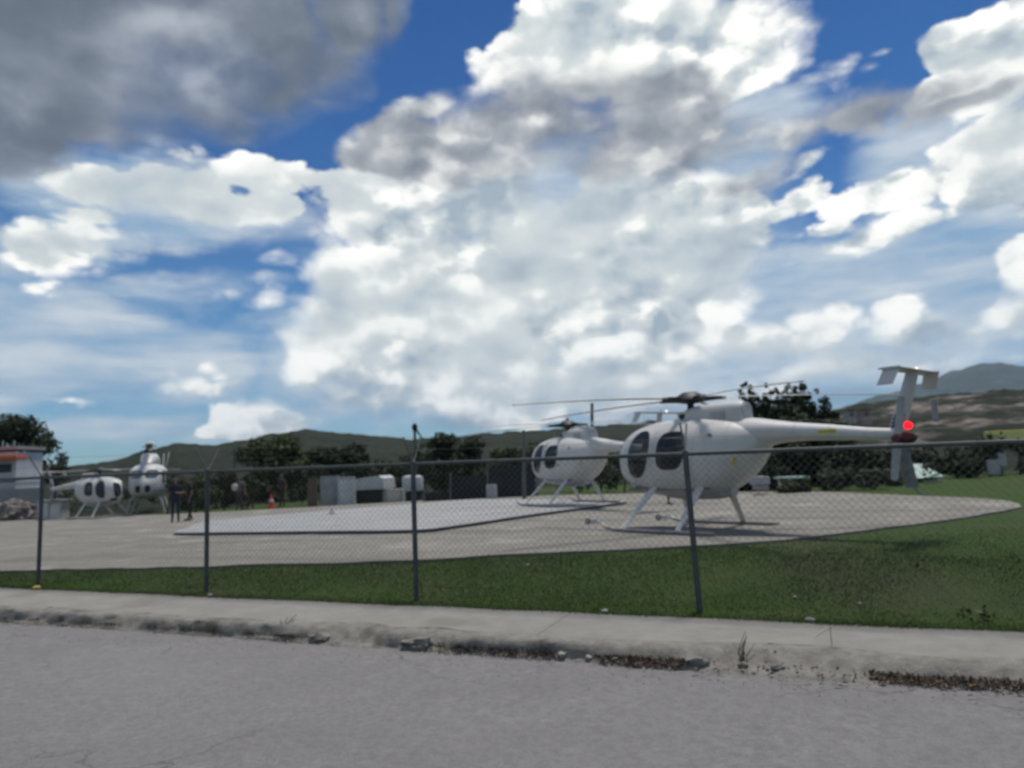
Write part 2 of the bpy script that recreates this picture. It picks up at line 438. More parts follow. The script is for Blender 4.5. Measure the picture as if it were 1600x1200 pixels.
def deck_col(P):
    a = rgbn(P, 2.2, [(0.3, (0.225, 0.232, 0.234)), (0.7, (0.280, 0.286, 0.286))], 7, .65)
    a = E.mix(E.noise(E.vec('MULTIPLY', P, (.5, 1.6, 1)), 0.9, 5, .65).sstep(.5, .62) * .7, a, (0.355, 0.365, 0.37))
    return E.mix(E.noise(P, 0.45, 4, .5).sstep(.55, .7) * .5, a, (0.27, 0.25, 0.225))
M_deck = material('painted_deck', deck_col, 0.6, spec=.4)
M_deck_edge = material('deck_edge_dark', plain((0.045, 0.055, 0.05), .4, 3), 0.8)  # one dark green-grey tone for the band round the deck

# ---------------------------------------------------------------- ground sheets
def axis(fine0, fine1, step, far):
    a = []; x = fine0
    while x <= fine1 + 1e-6: a.append(x); x += step
    k = step; x = fine0
    lo = []
    while x > -far: k *= 1.35; x -= k; lo.append(x)
    k = step; x = fine1; hi = []
    while x < far: k *= 1.35; x += k; hi.append(x)
    return lo[::-1] + a + hi
def sheet(name, mat, uu, vv, pos, kind='structure', smooth=True):
    me = bpy.data.meshes.new(name); n = len(vv)
    me.from_pydata([pos(u, v) for u in uu for v in vv], [], [(i * n + j, (i + 1) * n + j, (i + 1) * n + j + 1, i * n + j + 1) for i in range(len(uu) - 1) for j in range(n - 1)])
    me.materials.append(mat)
    if smooth: me.polygons.foreach_set('use_smooth', [True] * len(me.polygons))
    o = bpy.data.objects.new(name, me); C.objects.link(o); o['kind'] = kind
    return o
def lawn_pos(s, v):
    x, y = xy(s, v); z = ground_z(x, y)
    z += 0.018 * mnoise.noise(Vector((x * .9, y * .9, 0))) * (1 if v > 8.8 and abs(s) < 40 else 0)
    return (x, y, z - (0.30 if 6 < v < 8.38 else (0.04 if v < V_BACK else 0.012)))
vv = [-14000, -3000, -500, -60, -20, -6, 0, 5, 6.9, 7.2, 7.6, 8.0, 8.36, 8.42] + axis(8.6, 22, 0.35, 15000)[axis(8.6, 22, 0.35, 15000).index(8.6):]
sheet('ground', M_lawn, axis(-30, 22, 0.5, 15000), vv, lawn_pos)
rv = [-30, -18, -10, -6, -3, -1, 0, 1, 2, 3, 4, 5, 6, 6.6, 7.0, 7.2]
def road_pos(s, v):
    x, y = xy(s, v); return (x, y, near_z(s) - 0.15 + 0.004 - 0.02 * sst((v - 6.3) / .8) + 0.006 * mnoise.noise(Vector((x * .5, y * .5, 3))))
sheet('road', M_asphalt, axis(-30, 30, 0.5, 300), rv, road_pos)

# broken kerb: 'worn' is how far the edge has crumbled into a ramp at each place along the road
S_BREAKS = [(-4.95, .42, .75), (-0.3, .95, 1.0), (-8.2, .2, .3), (-3.9, .25, .5), (1.55, .5, .7), (-9.9, .2, .4)]
def worn(s):
    w = max((a * math.exp(-((s - c) / r) ** 2) for c, r, a in S_BREAKS))
    return max(0, min(1, w + .12 * mnoise.noise(Vector((s * 2.1, 0, 0))) + .10 * mnoise.noise(Vector((s * 7, 3, 0)))))
KP = [(-.05, -.03), (-.035, -.012), (-.02, .0), (0.0, .012), (.012, .07), (.03, .12), (.06, .145), (.12, .152), (.22, .152)]
KR = [(-.14, -.03), (-.10, .0), (-.05, .016), (0.0, .032), (.08, .055), (.16, .085), (.25, .12), (.33, .146), (.44, .151)]
def kerb_pos(s, j):
    w = worn(s); (v0, z0), (v1, z1) = KP[j], KR[j]
    v = v0 * (1 - w) + v1 * w; z = z0 * (1 - w) + z1 * w
    nz = mnoise.noise(Vector((s * 9, j * 1.3, 1))); ny = mnoise.noise(Vector((s * 5, j * 2.1, 7)))
    x, y = xy(s, V_KERB + v + .035 * ny * (0 < j < 8))
    return (x, y, near_z(s) - .15 + z + .016 * (nz + .6 * mnoise.noise(Vector((s * 23, j * 2.7, 4)))) * (0 < j < 8) * (1 + w))
sheet('kerb', M_kerb, [i * .06 - 26 for i in range(620)], range(9), kerb_pos)
def walk_pos(s, v):
    x, y = xy(s, v + (.03 * mnoise.noise(Vector((s * 1.7, 5, 0))) if v > 8.3 else 0))
    return (x, y, near_z(s) + .002 + .006 * mnoise.noise(Vector((s * 1.1, v, 2))) - (.05 if v > 8.46 else 0))
# pavement cast in bays: each bay a slab of its own with a narrow joint
pave = tag(empty('sidewalk', (0, 0, 0)), kind='structure')
sj = -26.0; k = 0
while sj < 12:
    L = 2.9 + .25 * math.sin(k * 2.3)
    def slab_pos(u, v, sj=sj, L=L, k=k):
        s = sj + .002 + u * (L - .004)
        vo = V_KERB + .2 + worn(s) * .22 if v == 0 else V_KERB + .46 + v * (V_BACK + .03 - V_KERB - .46)
        p = walk_pos(s, vo)
        e = (u < .001 or u > .999)
        return (p[0], p[1], p[2] + .0015 * math.sin(k * 1.9) - (.005 if e else 0))
    o = sheet('paving_slab', M_walk, [0, .003, .1, .2, .3, .4, .5, .6, .7, .8, .9, .997, 1], [0, .001, .1, .3, .5, .7, .9, .985, 1], slab_pos, smooth=False)
    del o['kind']; o.parent = pave
    sj += L; k += 1

def outline_sheet(name, mat, pts, zf, rings=22, per=6, skirt=.06, noise_amp=0.0):
    """a filled outline that follows the ground, with a low edge"""
    n = len(pts); out = []
    for i in range(n):
        p0, p1, p2, p3 = (Vector(pts[(i + q) % n][:2]) for q in (-1, 0, 1, 2))
        for k in range(per):
            t = k / per
            out.append(.5 * (2 * p1 + (p2 - p0) * t + (2 * p0 - 5 * p1 + 4 * p2 - p3) * t * t + (3 * p1 - p0 - 3 * p2 + p3) * t ** 3))
    cx = sum((p for p in out), Vector((0, 0))) / len(out)
    mb = MB(); rr = []
    for q in range(rings + 1):
        f = max(.002, q / rings); ring = []
        for i, p in enumerate(out):
            g = p.copy()
            if noise_amp and q == rings: g += (p - cx).normalized() * noise_amp * mnoise.noise(Vector((p.x * 1.3, p.y * 1.3, 0)))
            g = cx + (g - cx) * f
            ring.append((g.x, g.y, zf(g.x, g.y)))
        rr.append(ring)
    rr.append([(p[0], p[1], p[2] - skirt) for p in rr[-1]])
    mb.rings(rr, cap=False)
    return mb.build(name, mat, smooth=True)
near_edge = [hit(*p) for p in [(-420, 900), (-150, 897), (0, 894), (200, 890), (400, 884), (645, 878), (800, 868), (1000, 860), (1200, 848), (1400, 825), (1540, 805), (1594, 792), (1545, 781), (1400, 774.5)]]
apron_pts = near_edge + [Vector((11.0, 27, 0)), Vector((8, 30.5, 0)), Vector((2, 34, 0)), Vector((-8, 36, 0)), Vector((-18, 38.5, 0)), Vector((-28, 44, 0)), Vector((-38, 40, 0)), Vector((-34, 28, 0))]
tag(outline_sheet('helicopter_apron', M_apron, apron_pts, lambda x, y: ground_z(x, y) + .03, 40, 8, .08, .12), kind='structure')

# raised landing deck
deck_pts = [(-2.6, 16.9), (-1.5, 17.4), (.2, 19.9), (1.9, 22.15), (3.45, 24.2), (3.4, 25.2), (1.2, 28.4), (-1.1, 31.4), (-2.3, 31.8), (-6.4, 29.6), (-10.5, 27.3), (-11.1, 26.2), (-10.4, 23.7), (-9.85, 21.4), (-9.2, 20.6), (-6.4, 19.0)]
def deck_z(x, y): return far_z(x, y) + .115
deck = tag(empty('landing_deck', (0, 0, 0)), kind='structure')
c_ = sum((Vector(q) for q in deck_pts), Vector((0, 0))) / len(deck_pts)
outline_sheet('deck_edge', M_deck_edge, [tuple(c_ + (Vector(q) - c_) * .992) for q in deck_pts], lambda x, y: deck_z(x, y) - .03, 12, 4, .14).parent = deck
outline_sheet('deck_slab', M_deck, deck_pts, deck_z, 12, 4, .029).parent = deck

# grass blades on the near lawn
def blades(name, n, region, length, mat, label_kind='stuff', seed=1):
    rnd = random.Random(seed); vs = []; fs = []; k = 0
    while k < n:
        s, v = region(rnd); x, y = xy(s, v)
        if in_apron(x, y): continue
        z = ground_z(x, y) - .014; pn = mnoise.noise(Vector((x * .8, y * .8, 9)))
        if pn < -.3 and rnd.random() < .25: continue
        a = rnd.uniform(0, 6.283); L = length * rnd.uniform(.5, 1.3) * (1 + .3 * pn); w = .0045
        lx, ly = rnd.gauss(0, .5) * L, rnd.gauss(0, .5) * L
        cx, sx = math.cos(a) * w, math.sin(a) * w
        o = len(vs); vs += [(x - cx, y - sx, z), (x + cx, y + sx, z), (x + lx, y + ly, z + L)]
        fs.append((o, o + 1, o + 2)); k += 1
    me = bpy.data.meshes.new(name); me.from_pydata(vs, [], fs); me.materials.append(mat)
    o = bpy.data.objects.new(name, me); C.objects.link(o); o['kind'] = label_kind
    return o
_ap = [(p.x, p.y) for p in (Vector(q[:2]) for q in apron_pts)]
def in_apron(x, y):
    c = False; j = len(_ap) - 1
    for i in range(len(_ap)):
        if (_ap[i][1] > y) != (_ap[j][1] > y) and x < (_ap[j][0] - _ap[i][0]) * (y - _ap[i][1]) / (_ap[j][1] - _ap[i][1]) + _ap[i][0]: c = not c
        j = i
    return c
tag(blades('grass', 190000, lambda r: (r.uniform(-17, 10), V_BACK + .02 + abs(r.gauss(0, 2.6)) if r.random() < .9 else V_BACK + r.uniform(-.05, .08)), .034, M_blade), 'short green grass of the lawn between pavement and gravel', 'grass')
# ---------------------------------------------------------------- helicopters
M_white = material('white_aircraft_paint', lambda P: E.mix(E.noise(E.vec('MULTIPLY', P, (1, 1, 2)), 2.4, 6, .65).sstep(.45, .75) * .35, rgbn(P, 1.5, [(0.3, (0.51, 0.515, 0.51)), (0.7, (0.57, 0.57, 0.56))]), (0.38, 0.38, 0.36)), lambda P: E.noise(P, 9, 4, .6) * .25 + .28, spec=.5, coat=.15)
M_panel = material('grey_aircraft_paint', plain((0.40, 0.41, 0.41), .15), .5)
M_glass = material('dark_cabin_glass', (0.012, 0.015, 0.02), .06, spec=.6)
M_pane = material('tinted_cabin_pane', (0.016, 0.020, 0.026), .05, spec=.6)
M_pane.node_tree.nodes['Principled BSDF'].inputs['Alpha'].default_value = .62
M_seat = material('cabin_seat', plain((0.045, 0.040, 0.038), .3, 6), .8)
M_cabin = material('cabin_lining', plain((0.16, 0.155, 0.15), .2, 4), .8)
M_seal = material('window_seal', (0.03, 0.03, 0.032), .6)
M_black = material('black_rotor_parts', plain((0.016, 0.016, 0.017), .3), .55)
M_blade_g = material('grey_rotor_blade', plain((0.36, 0.365, 0.365), .2, 2), .5)
M_blade_w = material('pale_rotor_blade', plain((0.46, 0.46, 0.44), .2, 2), .5)
M_metal_fin_shade = material('dark_metal_and_fin_shade', plain((0.20, 0.205, 0.21), .3), .5, metal=.2)  # dark metal of skids and fittings; also the painted-in shade of the lower fin
M_maroon = material('maroon_gearbox', plain((0.075, 0.022, 0.026), .3), .5)
M_redlamp = material('red_lamp', (0.8, 0.02, 0.03), .3, emit=(1.0, 0.004, 0.012, 3.0))
M_whitelamp = material('white_lamp', (0.9, 0.85, 0.8), .3, emit=(1.0, 0.72, 0.58, 1.6))
M_lampoff = material('red_beacon_off', (0.35, 0.05, 0.04), .3)
M_yellow = material('yellow_marking', plain((0.50, 0.40, 0.06), .25, 20), .6)
M_blue = material('blue_marking', plain((0.055, 0.06, 0.16), .3, 30), .6)

EGG = [  # x, bottom, top, half width
    (1.765, 1.34, 1.40, .03), (1.75, 1.22, 1.52, .13), (1.70, 1.08, 1.66, .24), (1.60, .95, 1.80, .36), (1.44, .83, 1.93, .47), (1.22, .74, 2.04, .565),
    (.95, .68, 2.11, .635), (.6, .635, 2.16, .685), (.2, .615, 2.18, .71), (-.2, .62, 2.18, .71), (-.6, .68, 2.15, .69), (-.95, .82, 2.10, .635),
    (-1.22, 1.02, 2.04, .54), (-1.42, 1.24, 1.98, .42), (-1.56, 1.44, 1.92, .30), (-1.64, 1.58, 1.86, .17), (-1.67, 1.66, 1.78, .06)]
def smooth_stations(st, n):
    """Catmull-Rom through the stations"""
    out = []
    for i in range(len(st) - 1):
        p = [st[max(0, min(len(st) - 1, i + q))] for q in (-1, 0, 1, 2)]
        for k in range(n):
            t = k / n
            out.append(tuple(.5 * (2 * b + (c - a) * t + (2 * a - 5 * b + 4 * c - d) * t * t + (3 * b - a - 3 * c + d) * t ** 3) for a, b, c, d in zip(*p)))
    return out + [st[-1]]
EGG_FINE = smooth_stations(EGG, 10)
def egg_at(x):
    for (x0, b0, t0, w0), (x1, b1, t1, w1) in zip(EGG_FINE, EGG_FINE[1:]):
        if x1 <= x <= x0:
            f = (x - x1) / (x0 - x1)
            return b1 + (b0 - b1) * f, t1 + (t0 - t1) * f, w1 + (w0 - w1) * f
    return None
EN = 2.25
def egg_side(x, z):
    """half width of the cabin at (x, z)"""
    e = egg_at(x)
    if not e: return 0
    b, t, w = e; q = abs((z - (b + t) / 2) / ((t - b) / 2))
    return w * (1 - min(1, q) ** EN) ** (1 / EN)
def egg_front(y, z):
    lo, hi = .3, 1.765
    for _ in range(30):
        m_ = (lo + hi) / 2
        if egg_side(m_, z) > abs(y): lo = m_
        else: hi = m_
    return lo
def section(x, zb, zt, w, n=28, e=EN, pw=None):
    r = []; zc = (zb + zt) / 2; h = (zt - zb) / 2
    for k in range(n):
        a = 2 * math.pi * k / n; c, s_ = math.cos(a), math.sin(a)
        r.append((x, w * math.copysign(abs(c) ** (2 / e), c), zc + h * math.copysign(abs(s_) ** (2 / e), s_)))
    return r
def patch(points, thick):
    """thin raised panel: rows of (point, outward) pairs, closed rings round a centre"""
    mb = MB()
    outer = [[p + n * thick for p, n in row] for row in points]
    mb.rings(outer, cap=False)
    mb.rings([[p + n * thick for p, n in points[-1]], [p - n * .012 for p, n in points[-1]]], cap=False)
    mb._add([p + n * thick for p, n in points[0]], [tuple(range(len(points[0])))])
    return mb
def side_window(cx, cz, rx, rz, lean, side, e=2.6, grow=0.0, nr=5, n=28):
    rows = []
    for q in range(nr + 1):
        f = max(.04, q / nr); row = []
        for k in range(n):
            a = 2 * math.pi * k / n; c, s_ = math.cos(a), math.sin(a)
            u = (rx + grow) * f * math.copysign(abs(c) ** (2 / e), c); v = (rz + grow) * f * math.copysign(abs(s_) ** (2 / e), s_)
            x = cx + u - lean * v; z = cz + v; y = egg_side(x, z)
            row.append((Vector((x, side * y, z)), Vector((.0, side, .15 * (z - 1.4))).normalized()))
        rows.append(row)
    return rows
def front_window(cy, cz, ry, rz, e=2.4, grow=0.0, nr=5, n=28, lean=0.0):
    rows = []
    for q in range(nr + 1):
        f = max(.04, q / nr); row = []
        for k in range(n):
            a = 2 * math.pi * k / n; c, s_ = math.cos(a), math.sin(a)
            y = cy + (ry + grow) * f * math.copysign(abs(c) ** (2 / e), c); z = cz + (rz + grow) * f * math.copysign(abs(s_) ** (2 / e), s_)
            x = egg_front(y, z)
            nr_ = Vector((.75, y * 1.1, (z - 1.38) * .7)).normalized()
            row.append((Vector((x, y, z)), nr_))
        rows.append(row)
    return rows
def blade_mesh(root, tip, chord, droop, n=7, th=.018, z0=0.0):
    rr = []
    for i in range(n + 1):
        f = i / n; r_ = root + (tip - root) * f; z = z0 - droop * f ** 1.8
        c = chord * (1 if f < .97 else .8); tw = R(7) * (1 - f)
        pr = [(.5, 0), (.2, .5), (-.25, .35), (-.5, 0), (-.25, -.25), (.2, -.4)]
        rr.append([(r_, u * c * math.cos(tw), z + v * th * 2 + u * c * math.sin(tw)) for u, v in pr])
    mb = MB(); mb.rings(rr); return mb

def make_egg_helicopter(blade_az, blade_mats, red_on=False, tail_lamp=False, beacon=False, tail_az=80):
    root = empty('helicopter', (0, 0, 0))
    mb = MB(); mb.rings([section(*s_, n=132) for s_ in EGG_FINE])
    WINS = (('front_door', (.90, 1.50, .30, .47, .20), 2.4), ('rear_door', (.07, 1.54, .33, .37, .14), 3.2))
    FWINS = ((.20, 1.46, .165, .40, 2.4), (.25, .96, .14, .085, 2.4))
    def in_window(c):
        for nm, (cx, cz, rx, rz, lean), e in WINS:
            v = c[2] - cz; u = c[0] - cx + lean * v; g = .022
            if abs(c[1]) > .2 and (abs(u) / (rx + g)) ** e + (abs(v) / (rz + g)) ** e < 1: return True
        if c[0] > 1.0:
            for cy, cz, ry, rz, e in FWINS:
                if (abs(abs(c[1]) - cy) / (ry - .012)) ** e + (abs(c[2] - cz) / (rz - .012)) ** e < 1: return True
        return False
    mb.f = [f for f in mb.f if len(f) > 4 or not in_window([sum(mb.v[i][q] for i in f) / len(f) for q in range(3)])]
    mb.mi = [0] * len(mb.f)
    body = mb.build('fuselage', M_white, root, smooth=True)
    # what shows through the glass
    mb = MB(); mb.box((.35, 0, .80), (1.9, 1.0, .05)); mb.build('cabin_floor', M_cabin, root)
    e_ = egg_at(-.46); mb = MB(); mb.rings([section(x_, e_[0] + .05, e_[1] - .05, e_[2] - .05) for x_ in (-.48, -.44)]); mb.build('bulkhead', M_cabin, root)
    for sy in (-1, 1):
        for x0 in (.42, -.30):
            mb = MB(); mb.box((x0 + .18, sy * .31, .98), (.46, .44, .16)); mb.box((x0 - .06, sy * .31, 1.34), (.12, .42, .66), Matrix.Rotation(-.16, 3, 'Y')); mb.build('seat', M_seat, root, bevel=.04)
    mb = MB(); mb.box((1.22, 0, 1.16), (.18, .34, .40), Matrix.Rotation(-.3, 3, 'Y')); mb.box((1.12, 0, .92), (.3, .16, .3)); mb.build('instrument_panel', M_seat, root, bevel=.02)
    # belly pan and belly aerial
    mb = MB(); mb.rings([section(.55, .60, .72, .16, 12), section(.2, .57, .74, .24, 12), (section(-.5, .58, .76, .24, 12)), section(-.85, .64, .8, .14, 12)])
    mb.build('belly_pan', M_panel, body, smooth=True)
    mb = MB(); mb.tube([(.62, .12, .70), (.58, .12, .50)], [.03, .02], 6); mb.box((.57, .12, .49), (.16, .03, .03)); mb.build('belly_aerial', M_metal_fin_shade, body)
    # mast fairing
    st = [(.20, 1.98, 2.14, .13), (.12, 1.96, 2.27, .19), (.0, 1.93, 2.36, .24), (-.35, 1.88, 2.41, .265), (-.8, 1.82, 2.42, .26), (-1.12, 1.80, 2.41, .235), (-1.22, 1.84, 2.39, .21)]
    mb = MB(); mb.rings([section(*s_, 20, 3.0) for s_ in smooth_stations(st, 2)]); mf = mb.build('mast_fairing', M_white, root, smooth=True)
    for sy in (-1, 1):
        mb = MB(); mb.rings([[(.05 + .08 * math.cos(a), sy * (.215 + d_), 2.20 + .06 * math.sin(a)) for a in [k * math.pi / 6 for k in range(12)]] for d_ in (-.05, .022)])
        mb.build('air_inlet', M_seal, mf)
    mb = MB(); mb.rings([section(-1.20, 2.10, 2.36, .17, 16, 3), section(-1.245, 2.11, 2.35, .165, 16, 3)]); mb.build('exhaust_panel', M_panel, mf)
    # rear body cone into the tail boom
    st = [(-.55, 1.30, 2.10, .52), (-1.0, 1.36, 2.10, .46), (-1.4, 1.47, 2.07, .37), (-1.8, 1.57, 2.00, .27), (-2.2, 1.60, 1.93, .19), (-2.8, 1.58, 1.85, .145), (-3.4, 1.55, 1.76, .115), (-3.90, 1.52, 1.71, .098)]
    mb = MB(); mb.rings([section(*s_, 20, 2.1) for s_ in smooth_stations(st, 2)]); boom = mb.build('tail_boom', M_white, root, smooth=True)
    for sy in (-1, 1):
        mb = MB(); mb.box((-2.78, sy * .1475, 1.73), (.30, .004, .075), Matrix.Rotation(sy * .06, 3, 'Z')); mb.build('yellow_placard', M_yellow, boom)
    # windows
    for side in (-1, 1):
        for nm, a in (('front_door', (.90, 1.50, .30, .47, .20)), ('rear_door', (.07, 1.54, .33, .37, .14))):
            w = patch(side_window(*a, side, 2.4 if nm == 'front_door' else 3.2),   .006).build('window', M_pane, root, smooth=True)
            fr = side_window(*a, side, 2.4 if nm == 'front_door' else 3.2, grow=.05)
            patch(fr[-2:] if False else [fr[-1], fr[-1]], .003)
            mb = MB(); inner = side_window(*a, side, 2.4 if nm == 'front_door' else 3.2)[-1]
            mb.rings([[p + n * .001 for p, n in fr[-1]], [p + n * .012 for p, n in fr[-1]], [p + n * .014 for p, n in inner], [p + n * .002 for p, n in inner]], cap=False)
            mb.build('window_frame', M_white, w, smooth=True)
        w = patch(front_window(side * .20, 1.46, .165, .40), .006).build('windscreen', M_pane, root, smooth=True)
        w = patch(front_window(side * .25, .96,   .14, .085), .006).build('chin_window', M_pane, root, smooth=True)
        # door outline, handle and fuel cap
        mb = MB()
        for xs in (.50, -.42):
            pts = [Vector((xs - .12 * (z - 1.4), side * (egg_side(xs - .12 * (z - 1.4), z) + .002), z)) for z in [.85 + .1 * k for k in range(12)]]
            mb = MB(); mb.tube(pts, .006, 5); mb.build('door_seam', M_panel, body)
        mb = MB(); mb.box((-.30, side * (egg_side(-.30, 1.28) + .012), 1.28), (.13, .025, .03)); mb.build('door_handle', M_metal_fin_shade, body)
        mb = MB(); mb.rings([[(-.78 + .05 * math.cos(a), side * (egg_side(-.78, 1.78) + d_), 1.78 + .05 * math.sin(a)) for a in [k * math.pi / 6 for k in range(12)]] for d_ in (-.03, .012)]); mb.build('filler_cap', M_metal_fin_shade, body)
        mb = MB(); mb.box((-1.18, side * (egg_side(-1.18, 1.30) + .0), 1.30), (.13, .012, .16), Matrix.Rotation(side * -.42, 3, 'Z')); mb.build('marking', M_yellow, body)
    for xs in (1.12, -.70, -1.08):
        e = egg_at(xs); ring = [Vector((xs, y * 1.002, z)) for _, y, z in section(xs, e[0] - .001, e[1] + .001, e[2] + .001, 48)]
        mb = MB(); mb.tube(ring + [ring[0]], .0035, 4, cap=False); mb.build('panel_seam', M_panel, body)
    for xs, zb, zt, w in ((-2.2, 1.60, 1.93, .19), (-2.8, 1.58, 1.85, .145), (-3.4, 1.55, 1.76, .115)):
        ring = [Vector(q) for q in section(xs, zb - .002, zt + .002, w + .002, 24, 2.1)]
        mb = MB(); mb.tube(ring + [ring[0]], .0035, 4, cap=False); mb.build('panel_seam', M_panel, boom)
    for sy in (-1, 1):
        for q in range(5):
            mb = MB(); mb.box((-.62 - .07 * q, sy * .268, 2.16), (.03, .012, .16)); mb.build('vent_slot', M_panel, mf)
        mb = MB(); mb.tube([Vector((x, sy * (egg_side(x, .98) + .003), .98)) for x in [.5 - .1 * k for k in range(11)]], .004, 4); mb.build('panel_seam', M_panel, body)
    # undercarriage
    for side in (-1, 1):
        mb = MB(); pts = [(1.52, 1.12, .16), (1.42, 1.12, .085), (1.25, 1.12, .045), (.3, 1.12, .04), (-.9, 1.12, .04), (-1.08, 1.12, .05)]
        mb.tube([(x, side * y, z) for x, y, z in pts], [.02, .032, .036, .036, .036, .02], 8); mb.build('skid', M_metal_fin_shade, root, smooth=True)
        for (xt, xb) in ((.62, .98), (-.42, -.30)):
            mb = MB(); rr = []
            for f in (0, .33, .66, .94, 1.0):
                c = Vector((xt + (xb - xt) * f, side * (.40 + .72 * f), .92 + (.075 - .92) * f)); hw = .105 - .045 * f; ht = .045 - .015 * f
                rr.append([(c.x + hw * math.cos(a), c.y + ht * math.sin(a), c.z) for a in [k * math.pi / 5 for k in range(10)]])
            mb.rings(rr); mb.build('strut', M_white, root, smooth=True)
    # tail
    before = set(o.name for o in bpy.data.objects)
    mb = MB()
    def fin(st, yc=0.0):
        mb.rings([[(x0 + (x1 - x0) * u, yc + th * t_, z) for u, t_ in ((0, 0), (.18, .9), (.5, 1), (1, .12), (1, -.12), (.5, -1), (.18, -.9))] for x0, x1, z, th in st])
    fin([(-3.52, -3.84, 1.66, .05), (-3.60, -3.87, 1.84, .05), (-3.94, -4.14, 2.74, .03)]); upper = mb.build('upper_fin', M_white, root, smooth=True)
    mb = MB(); fin([(-3.54, -3.84, 1.72, .05), (-3.64, -3.90, 1.35, .04), (-3.78, -3.97, .92, .025)]); mb.build('lower_fin', M_metal_fin_shade, root, smooth=True)  # lower fin darker than the white upper one: its shade is put into the colour
    mb = MB(); mb.tube([(-3.86, 0, .98), (-3.96, 0, .84), (-4.10, 0, .80)], .014, 6); mb.build('tail_bumper', M_metal_fin_shade, root)
    mb = MB(); rr = []
    for y in (-.85, -.4, 0, .4, .85):
        rr.append([(-3.84 - .33 * u, y, 2.755 + th) for u, th in ((0, 0), (.2, .018), (.6, .015), (1, .002), (1, -.004), (.5, -.018), (.15, -.018))])
    mb.rings(rr); stab = mb.build('stabiliser', M_white, root, smooth=True)
    for side in (-1, 1):
        mb = MB(); c = Vector((-4.0, side * .86, 2.70))
        mb.rings([[(c.x + dx + .10 * (.5 - f), c.y + o_ + side * .10 * (.4 - f), c.z + dz) for dx, o_ in ((.12, 0), (.03, .012), (-.12, 0), (.03, -.012))] for f, dz in ((0, -.20), (.5, -.06), (1, .08))])
        mb.build('end_plate', M_white, stab, smooth=True)
    if tail_lamp:
        mb = MB(); mb.ellipsoid((-4.0, -.30, 2.80), (.028, .028, .032), 10, 6); mb.build('white_lamp', M_whitelamp, stab)
    mb = MB(); mb.ellipsoid((-3.90, 0, 1.90), (.065, .055, .06), 12, 8); mb.build('tail_lamp', M_redlamp if red_on else M_lampoff, root)
    mb = MB()
    for i in range(4):
        for sy in (-1, 1): mb.box((-3.735 - .022 * i, sy * .0495, 1.90 + .055 * i), (.17, .008, .042), Matrix.Rotation(sy * -.03, 3, 'Z'))
    mb.build('fin_emblem', M_blue, upper)
    # tail rotor
    mb = MB(); mb.ellipsoid((-3.84, .06, 1.70), (.20, .12, .105), 12, 8); mb.tube([(-3.82, .1, 1.70), (-3.82, .27, 1.70)], .04, 10); tg = mb.build('tail_gearbox', M_maroon, root, smooth=True)
    hub = Vector((-3.82, .25, 1.70))
    for a in (tail_az, tail_az + 180):
        b = blade_mesh(.07, .66, .125, 0, 4, .012)
        b.v = [tuple(hub + Matrix.Rotation(R(a), 3, 'Y') @ Vector((x, z, y))) for x, y, z in b.v]
        b.build('tail_rotor_blade', M_blade_g, root, smooth=True)
    for o in [o for o in bpy.data.objects if o.name not in before]:
        for v in o.data.vertices: v.co.x -= .12; v.co.z -= .15
    # main rotor
    mb = MB(); mb.tube([(0, 0, 2.30), (0, 0, 2.55)], [.075, .06], 12); mast = mb.build('rotor_mast', M_black, root, smooth=True)
    mb = MB(); mb.rings([[(r_ * math.cos(a), r_ * math.sin(a), z) for a in [k * math.pi / 10 for k in range(20)]] for r_, z in ((.10, 2.46), (.27, 2.49), (.31, 2.54), (.26, 2.62), (.14, 2.69), (.03, 2.70))])
    hubo = mb.build('rotor_hub', M_black, root, smooth=True)
    for a, mt_ in zip(blade_az, blade_mats):
        rt = Matrix.Rotation(R(a), 3, 'Z')
        b = blade_mesh(.62, 4.0, .15, .13, z0=2.555, th=.012); b.v = [tuple(rt @ Vector(p)) for p in b.v]
        bo = b.build('rotor_blade', mt_, root, smooth=True)
        mb = MB(); mb.tube([(.2, 0, 2.54), (.45, 0, 2.555), (.70, 0, 2.553)], [.055, .045, .03], 8); mb.box((.36, 0, 2.56), (.2, .12, .05))
        mb.v = [tuple(rt @ Vector(p)) for p in mb.v]; mb.build('blade_grip', M_black, bo, smooth=True)
    if beacon:
        mb = MB(); mb.tube([(0, 0, 2.62), (0, 0, 2.72)], [.05, .045], 10); mb.ellipsoid((0, 0, 2.74), (.05, .05, .055), 10, 6); mb.build('red_beacon', M_lampoff, root)
    mb = MB(); mb.tube([(.75, 0, 2.10), (.72, 0, 2.42)], [.012, .006], 6); mb.build('roof_aerial', M_metal_fin_shade, root)
    return root


def set_down(o, x, y, z, az):
    o.location = (x, y, z); o.rotation_euler = (0, 0, R(az))
HX, HY, HAZ = 3.54, 14.65, 132
h = make_egg_helicopter([a - HAZ for a in (-80, -8, 64, 136, 208)], [M_blade_w, M_blade_w, M_blade_g, M_blade_g, M_blade_w], red_on=True, tail_lamp=True)
set_down(h, HX, HY, ground_z(HX, HY) + .03, HAZ)
tag(h, 'large white helicopter on the gravel nearest the fence with a glowing red tail lamp', 'helicopter', 'white egg shaped helicopters parked on the apron')
h2 = make_egg_helicopter([a - 124 for a in (-60, 12, 84, 156, 228)], [M_blade_g] * 5, tail_lamp=True, beacon=True, tail_az=60)
set_down(h2, 1.75, 23.9, deck_z(1.75, 23.9) + .004, 124)
tag(h2, 'white helicopter on the raised deck, behind the nose of the larger helicopter', 'helicopter', 'white egg shaped helicopters parked on the apron')
h3 = make_egg_helicopter([a + 38 for a in (10, 82, 154, 226, 298)], [M_blade_g] * 5, tail_az=20)
set_down(h3, -22.6, 40.2, ground_z(-22.6, 40.2) + .03, -24)
tag(h3, 'small distant white helicopter with its nose turned right, beside a pale cabinet', 'helicopter', 'white egg shaped helicopters parked on the apron')

